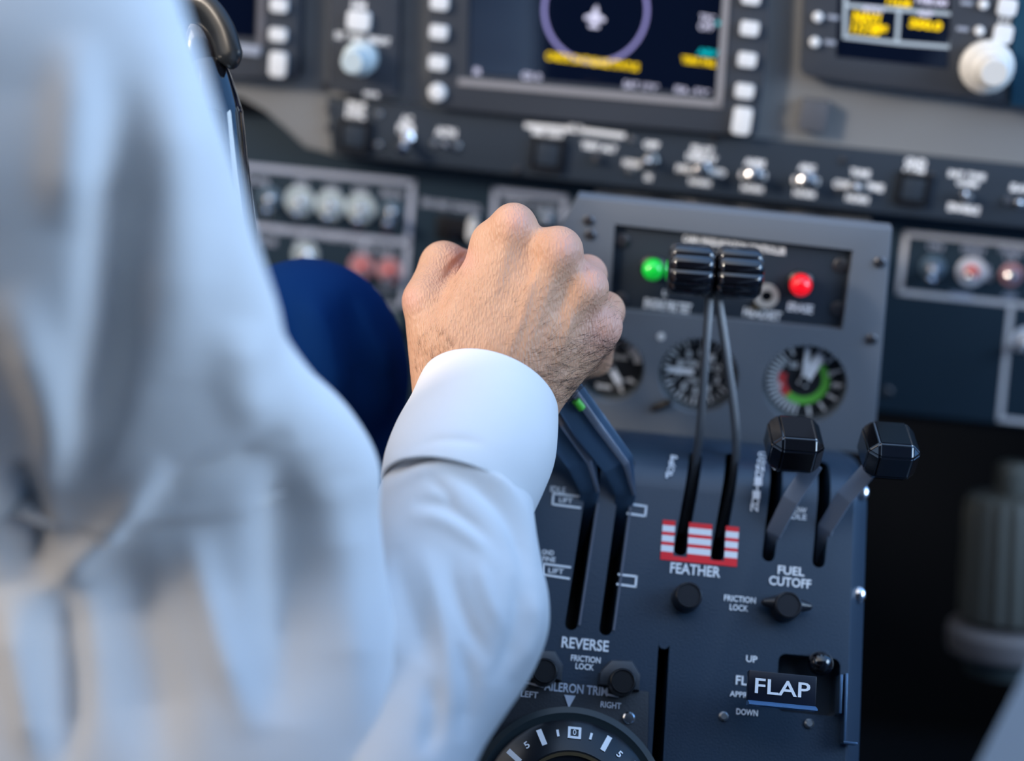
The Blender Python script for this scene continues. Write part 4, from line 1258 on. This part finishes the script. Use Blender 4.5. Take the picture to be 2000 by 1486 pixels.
ad = n.nodes.new('ShaderNodeMath'); ad.operation = 'ADD'; n.links.new(vo.outputs['Distance'], ad.inputs[0]); n.links.new(n3.outputs[0], ad.inputs[1])
bp = n.nodes.new('ShaderNodeBump'); bp.inputs['Strength'].default_value = .6; bp.inputs['Distance'].default_value = .0006
n.links.new(ad.outputs[0], bp.inputs['Height']); n.links.new(bp.outputs[0], b.inputs['Normal'])
MH = MC @ Matrix.Translation((0, 0, -.76)) @ Matrix.Scale(.001, 4)
body = mesh_obj('body', HC, HF, skin, person, tone, MH)

# hair on the back of the hand
HN = vnormals(HC, HF)
def hairs(cands, count, length, direc, curl, r):
    cs = rng.choice(cands, count)
    V, Fc = [], []
    for ci in cs:
        p = HC[ci].copy() + rng.normal(0, .3, 3) * .5; nn = HN[ci]
        d = np.array([direc[0], direc[1], 0]) + rng.normal(0, .28, 3)
        d -= nn * (d @ nn); d /= np.linalg.norm(d)
        L = length * rng.uniform(.5, 1.2); bend = rng.normal(0, curl)
        side = np.cross(nn, d); seg = 5; prev = None
        q_ = p.copy(); dd = d.copy()
        for s_ in range(seg + 1):
            f = s_ / seg; rr = r * (1 - .8 * f)
            ring = []
            for a_ in range(3):
                an = a_ * 2.094
                ring.append(len(V)); V.append(q_ + side * rr * math.cos(an) + nn * rr * math.sin(an))
            if prev:
                for a_ in range(3): Fc.append((prev[a_], prev[(a_ + 1) % 3], ring[(a_ + 1) % 3], ring[a_]))
            prev = ring
            lift = .45 * (1 - f) - .25 * f
            dd = d + side * bend * f + nn * lift
            dd /= np.linalg.norm(dd)
            q_ = q_ + dd * L / seg
    return np.array(V), Fc
P2 = hand_px(HC)
fr_ = HN[:, 2] > -.1
X_, Y_ = P2[:, 0], P2[:, 1]
def region(cx, cy, rx, ry): return ((X_ - cx) / rx) ** 2 + ((Y_ - cy) / ry) ** 2
wA = np.where(fr_ & (region(1120, 720, 105, 70) < 1))[0]
wB = np.where(fr_ & (region(1100, 660, 130, 120) < 1))[0]
wC = np.where(fr_ & (region(850, 700, 40, 60) < 1))[0]
wD = np.where(fr_ & (region(940, 640, 110, 130) < 1))[0]
VV, FF = [], []
for cands, cnt_, L, dr, cu_, rad in ((wA, 620, 9.5, (.95, .10), .5, .068), (wB, 330, 6.5, (.9, .35), .4, .052), (wC, 150, 5.5, (.2, 1.0), .5, .045), (wD, 260, 3.5, (.8, .55), .3, .032)):
    v, f = hairs(cands, cnt_, L, dr, cu_, rad)
    o_ = sum(len(x) for x in VV); VV.append(v); FF += [tuple(i + o_ for i in q_) for q_ in f]
hair_m = mat('dark_arm_hair', (.035, .020, .014), .5)
ho = mesh_obj('arm_hair', np.concatenate(VV), FF, hair_m, person, None, MH)
ho['kind'] = 'stuff'

# --- lofted cloth tubes
def loft(stations, name, m, nr, ns, folds=(), sq=.9, thick=0., cap=True, noise=0., closed_front=None, tilt=None):
    """stations: (Lx, Ly, Rx, Ry, depth, squash) from one end to the other"""
    st = [(camloc((s_[0] + s_[2]) / 2, (s_[1] + s_[3]) / 2, s_[4]), (camloc(s_[2], s_[3], s_[4]) - camloc(s_[0], s_[1], s_[4])) / 2, s_[5] if len(s_) > 5 else sq) for s_ in stations]
    C_ = np.array([list(a) for a, _, _ in st]); U_ = np.array([list(b_) for _, b_, _ in st]); Q_ = np.array([c_ for *_, c_ in st])
    K = len(st); tt = np.linspace(0, K - 1, ns)
    def cr(A_):
        A_ = np.asarray(A_, float); A_ = A_.reshape(K, -1); out = []
        for x in tt:
            i = min(int(x), K - 2); u_ = x - i
            p0_, p1_, p2_, p3_ = A_[max(i - 1, 0)], A_[i], A_[i + 1], A_[min(i + 2, K - 1)]
            out.append(.5 * (2 * p1_ + (p2_ - p0_) * u_ + (2 * p0_ - 5 * p1_ + 4 * p2_ - p3_) * u_ ** 2 + (3 * p1_ - p0_ - 3 * p2_ + p3_) * u_ ** 3))
        return np.array(out)
    C_, U_, Q_ = cr(C_), cr(U_), cr(Q_)[:, 0]
    T = np.gradient(C_, axis=0); T /= np.linalg.norm(T, axis=1, keepdims=True)
    Vv = np.cross(U_, T); Vv /= np.linalg.norm(Vv, axis=1, keepdims=True)
    if Vv[:, 2].mean() < 0: Vv = -Vv
    Vv = Vv * (np.linalg.norm(U_, axis=1) * Q_)[:, None]
    an = np.linspace(0, 2 * np.pi, nr, endpoint=False)
    co = C_[:, None, :] + np.cos(an)[None, :, None] * U_[:, None, :] + np.sin(an)[None, :, None] * Vv[:, None, :]
    co = co.reshape(-1, 3)
    ii, jj = np.meshgrid(np.arange(ns - 1), np.arange(nr), indexing='ij')
    a = ii * nr + jj; b_ = ii * nr + (jj + 1) % nr
    fc = np.stack([a.ravel(), b_.ravel(), (b_ + nr).ravel(), (a + nr).ravel()], 1)
    nrm = vnormals(co, fc)
    cen = np.repeat(C_, nr, axis=0)
    if ((co - cen) * nrm).sum() < 0: nrm = -nrm; fc = fc[:, ::-1]
    if len(folds):
        d = -co[:, 2]
        P2_ = np.column_stack([1000 + co[:, 0] / d * F, 743 - co[:, 1] / d * F])
        w_ = np.clip(nrm[:, 2] * 2.2 + .1, 0, 1)
        co = co + nrm * (relief(P2_, folds) * w_)[:, None]
    return co, fc, nr, ns
def cloth(name, co, fc, m, thick=0, caps=None):
    me_co = co
    o = mesh_obj(name, me_co, fc, m, person, None, MC)
    if thick:
        md = o.modifiers.new('thickness', 'SOLIDIFY'); md.thickness = thick; md.offset = -1
    return o

shirt_m = bpy.data.materials.new('white_shirt_cloth'); shirt_m.use_nodes = True
n = shirt_m.node_tree; b = n.nodes['Principled BSDF']
b.inputs['Base Color'].default_value = (.82, .80, .78, 1); b.inputs['Roughness'].default_value = .85; b.inputs['Sheen Weight'].default_value = .2
b.inputs['Specular IOR Level'].default_value = .25
t = n.nodes.new('ShaderNodeTexCoord'); w1 = n.nodes.new('ShaderNodeTexNoise'); w1.inputs['Scale'].default_value = 1800; w1.inputs['Detail'].default_value = 3
n.links.new(t.outputs['Object'], w1.inputs['Vector'])
w2 = n.nodes.new('ShaderNodeTexNoise'); w2.inputs['Scale'].default_value = 22; w2.inputs['Detail'].default_value = 3; n.links.new(t.outputs['Object'], w2.inputs['Vector'])
bp = n.nodes.new('ShaderNodeBump'); bp.inputs['Strength'].default_value = .2; bp.inputs['Distance'].default_value = .0003; n.links.new(w1.outputs[0], bp.inputs['Height'])
bp2 = n.nodes.new('ShaderNodeBump'); bp2.inputs['Strength'].default_value = .25; bp2.inputs['Distance'].default_value = .006; n.links.new(w2.outputs[0], bp2.inputs['Height'])
n.links.new(bp.outputs[0], bp2.inputs['Normal']); n.links.new(bp2.outputs[0], b.inputs['Normal'])

# cuff: rim is an ellipse tilted to the forearm axis
def cuff_mesh():
    # (centre px, depth, half-width px, angle deg of width axis, rise px of near rim, near depth offset)
    st = [((953, 782), .762, 141, -17.5, (25, 90), .030), ((943, 822), .752, 149, -15, (25, 90), .031), ((926, 872), .741, 160, -13, (22, 90), .032),
          ((908, 920), .730, 160, -12, (16, 88), .033), ((894, 962), .721, 153, -13, (8, 86), .033), ((890, 975), .718, 149, -14, (6, 84), .0325)]
    K = len(st); ns, nr = 60, 128
    par = []
    for (cx, cy), d, hw, an_, (rx, ry), dz_ in st:
        k_ = d / F; c_ = camloc(cx, cy, d)
        u_ = Vector((math.cos(R_(an_)) * hw * k_, math.sin(R_(an_)) * hw * k_, 0))
        v_ = Vector((rx * k_, ry * k_, dz_))
        par.append(list(c_) + list(u_) + list(v_))
    par = np.array(par); tt = np.linspace(0, K - 1, ns); out = []
    for x in tt:
        i = min(int(x), K - 2); u_ = x - i
        p0_, p1_, p2_, p3_ = par[max(i - 1, 0)], par[i], par[i + 1], par[min(i + 2, K - 1)]
        out.append(.5 * (2 * p1_ + (p2_ - p0_) * u_ + (2 * p0_ - 5 * p1_ + 4 * p2_ - p3_) * u_ ** 2 + (3 * p1_ - p0_ - 3 * p2_ + p3_) * u_ ** 3))
    out = np.array(out); an = np.linspace(0, 2 * np.pi, nr, endpoint=False)
    co = out[:, None, 0:3] + np.cos(an)[None, :, None] * out[:, None, 3:6] + np.sin(an)[None, :, None] * out[:, None, 6:9]
    co = co.reshape(-1, 3)
    ii, jj = np.meshgrid(np.arange(ns - 1), np.arange(nr), indexing='ij')
    a = ii * nr + jj; b_ = ii * nr + (jj + 1) % nr
    fc = np.stack([a.ravel(), b_.ravel(), (b_ + nr).ravel(), (a + nr).ravel()], 1)
    nrm = vnormals(co, fc)
    if ((co - np.repeat(out[:, 0:3], nr, axis=0)) * nrm).sum() < 0: fc = fc[:, ::-1]; nrm = -nrm
    d = -co[:, 2]; P2_ = np.column_stack([1000 + co[:, 0] / d * F, 743 - co[:, 1] / d * F])
    fo = [([(790, 892), (840, 862), (900, 858), (950, 868)], -.0012, 9)]
    co = co + nrm * (relief(P2_, fo) * np.clip(nrm[:, 2] * 2, 0, 1))[:, None]
    return co, fc
co, fc = cuff_mesh()
cloth('shirt_cuff', co, fc, shirt_m, .0014)

# forearm sleeve
FOLD = [([(742, 940), (790, 905), (850, 884), (925, 892), (990, 930), (1035, 1000)], -.004, 9),
        ([(750, 962), (810, 925), (880, 908), (950, 925), (1005, 975)], .0035, 12),
        ([(860, 915), (930, 950), (990, 1010), (1020, 1080), (1030, 1180)], -.0045, 13),
        ([(915, 900), (985, 945), (1035, 1020), (1055, 1110)], .0035, 13),
        ([(800, 985), (860, 985), (920, 1020), (960, 1060)], -.0032, 12), ([(790, 1010), (860, 1015), (930, 1060), (980, 1120)], .0026, 14),
        ([(830, 930), (870, 960), (890, 1000)], -.002, 11),
        ([(880, 1070), (890, 1150), (920, 1230), (960, 1300)], -.0035, 15), ([(930, 1080), (950, 1160), (985, 1240)], .003, 14),
        ([(770, 1060), (790, 1150), (820, 1230), (830, 1300)], -.004, 18), ([(820, 1060), (850, 1160), (870, 1260), (880, 1400)], .004, 17),
        ([(740, 1100), (760, 1220), (780, 1300)], .003, 16), ([(1000, 1120), (1015, 1180), (1000, 1260), (960, 1340)], -.004, 14),
        ([(1040, 1150), (1045, 1230), (1000, 1330)], .003, 13), ([(900, 1250), (920, 1350), (900, 1450)], -.004, 17), ([(840, 1320), (850, 1400), (830, 1480)], -.004, 18)]
st = [(775, 885, 1066, 935, .735, .86), (755, 925, 1043, 985, .725, .93), (738, 968, 1043, 1036, .715, .93), (724, 1050, 1058, 1110, .704, .88), (712, 1130, 1071, 1170, .695, .86), (700, 1200, 1070, 1235, .684, .86), (680, 1280, 1042, 1305, .672, .86),
      (655, 1360, 998, 1372, .660, .86), (620, 1450, 945, 1455, .648, .9), (580, 1560, 900, 1560, .635, .9), (540, 1680, 860, 1680, .625, .8)]
FOLD = [(p, a * .6, w * 1.15) for p, a, w in FOLD]
co, fc, nr, ns = loft(st, 'sleeve', shirt_m, 200, 260, FOLD)
cloth('forearm_sleeve', co, fc, shirt_m, .001)

# upper arm and shirt body (out of focus, nearest the camera)
UF = [([(235, 150), (240, 330), (222, 500), (205, 700), (150, 900), (100, 1010)], -.013, 42), ([(330, 60), (340, 300), (350, 520), (330, 760)], .006, 60), ([(150, 60), (140, 260), (130, 460)], .007, 45),
      ([(0, 560), (70, 700), (120, 860), (100, 980)], .010, 42), ([(0, 900), (40, 1000), (60, 1160)], -.014, 34), ([(330, 900), (250, 980), (160, 1090), (60, 1200)], .009, 26),
      ([(580, 850), (470, 905), (350, 950), (270, 1010)], -.006, 26), ([(545, 880), (555, 1000), (550, 1200), (540, 1420)], -.010, 48), ([(655, 930), (670, 1080), (690, 1250), (700, 1450)], .006, 45),
      ([(370, 1020), (400, 1150), (440, 1290), (500, 1450)], .007, 30), ([(215, 1060), (260, 1200), (290, 1350), (310, 1560)], -.013, 62), ([(95, 1080), (115, 1230), (120, 1380), (100, 1560)], -.012, 36),
      ([(10, 1140), (40, 1270), (70, 1400), (110, 1560)], .010, 36), ([(480, 620), (470, 740), (520, 850)], .005, 45)]
st = [(-620, -420, 250, -380, .50, .5), (-560, -200, 300, -200, .50, .5), (-520, 0, 352, 0, .505, .5), (-500, 130, 394, 130, .515, .5), (-480, 250, 432, 250, .525, .5), (-460, 370, 470, 370, .54, .5), (-440, 500, 503, 490, .555, .48),
      (-420, 620, 543, 610, .575, .46), (-400, 700, 566, 690, .59, .44), (-380, 790, 632, 780, .612, .42), (-360, 860, 702, 845, .63, .4), (-330, 940, 741, 915, .642, .38), (-300, 1040, 742, 1010, .648, .36), (-280, 1150, 756, 1130, .651, .35),
      (-260, 1300, 785, 1300, .645, .35), (-250, 1480, 820, 1480, .638, .35), (-240, 1700, 850, 1700, .635, .35)]
UF = [(p, a * (1.0 if a < 0 else .75), w * 1.1) for p, a, w in UF]
co, fc, nr, ns = loft(st, 'shirt', shirt_m, 220, 300, UF)
cloth('shirt', co, fc, shirt_m, .0015)

# trousers: knee and thigh
def cpm(px, py, d): return np.array(list(camloc(px, py, d))) * 1000
kn = cpm(600, 684, .843); hipp = cpm(60, 1500, .80); shin = cpm(650, 1250, 1.02); kl = cpm(640, 760, .85)
def leg_sdf(P):
    a = round_cone(P, kn, hipp, 50, 78)
    b_ = round_cone(P, kl, shin, 43, 34)
    return smin(a, b_, 18)
allp = np.array([kn, hipp, shin, kl])
LC, LF = surface_nets(leg_sdf, allp.min(0) - 90, allp.max(0) + 90, 6.0)
for _ in range(2):
    acc = np.zeros_like(LC); cn = np.zeros(len(LC))
    for i in range(4):
        np.add.at(acc, LF[:, i], LC[LF[:, (i + 1) % 4]] + LC[LF[:, (i + 3) % 4]]); np.add.at(cn, LF[:, i], 2)
    LC = LC * .4 + (acc / cn[:, None]) * .6
LN = vnormals(LC, LF)
d = -LC[:, 2]; P2_ = np.column_stack([1000 + LC[:, 0] / d * F, 743 - LC[:, 1] / d * F])
LC = LC + LN * (relief(P2_, [([(600, 560), (640, 680), (680, 820)], 4, 22), ([(680, 560), (700, 680), (720, 800)], -4, 20), ([(740, 640), (755, 740), (750, 850)], 3, 16), ([(560, 560), (580, 700), (640, 860)], -3, 22)]) * np.clip(LN[:, 2] * 2, 0, 1))[:, None]
mesh_obj('trousers', LC * .001, LF, navy, person, None, MC)

bpy.context.view_layer.update()
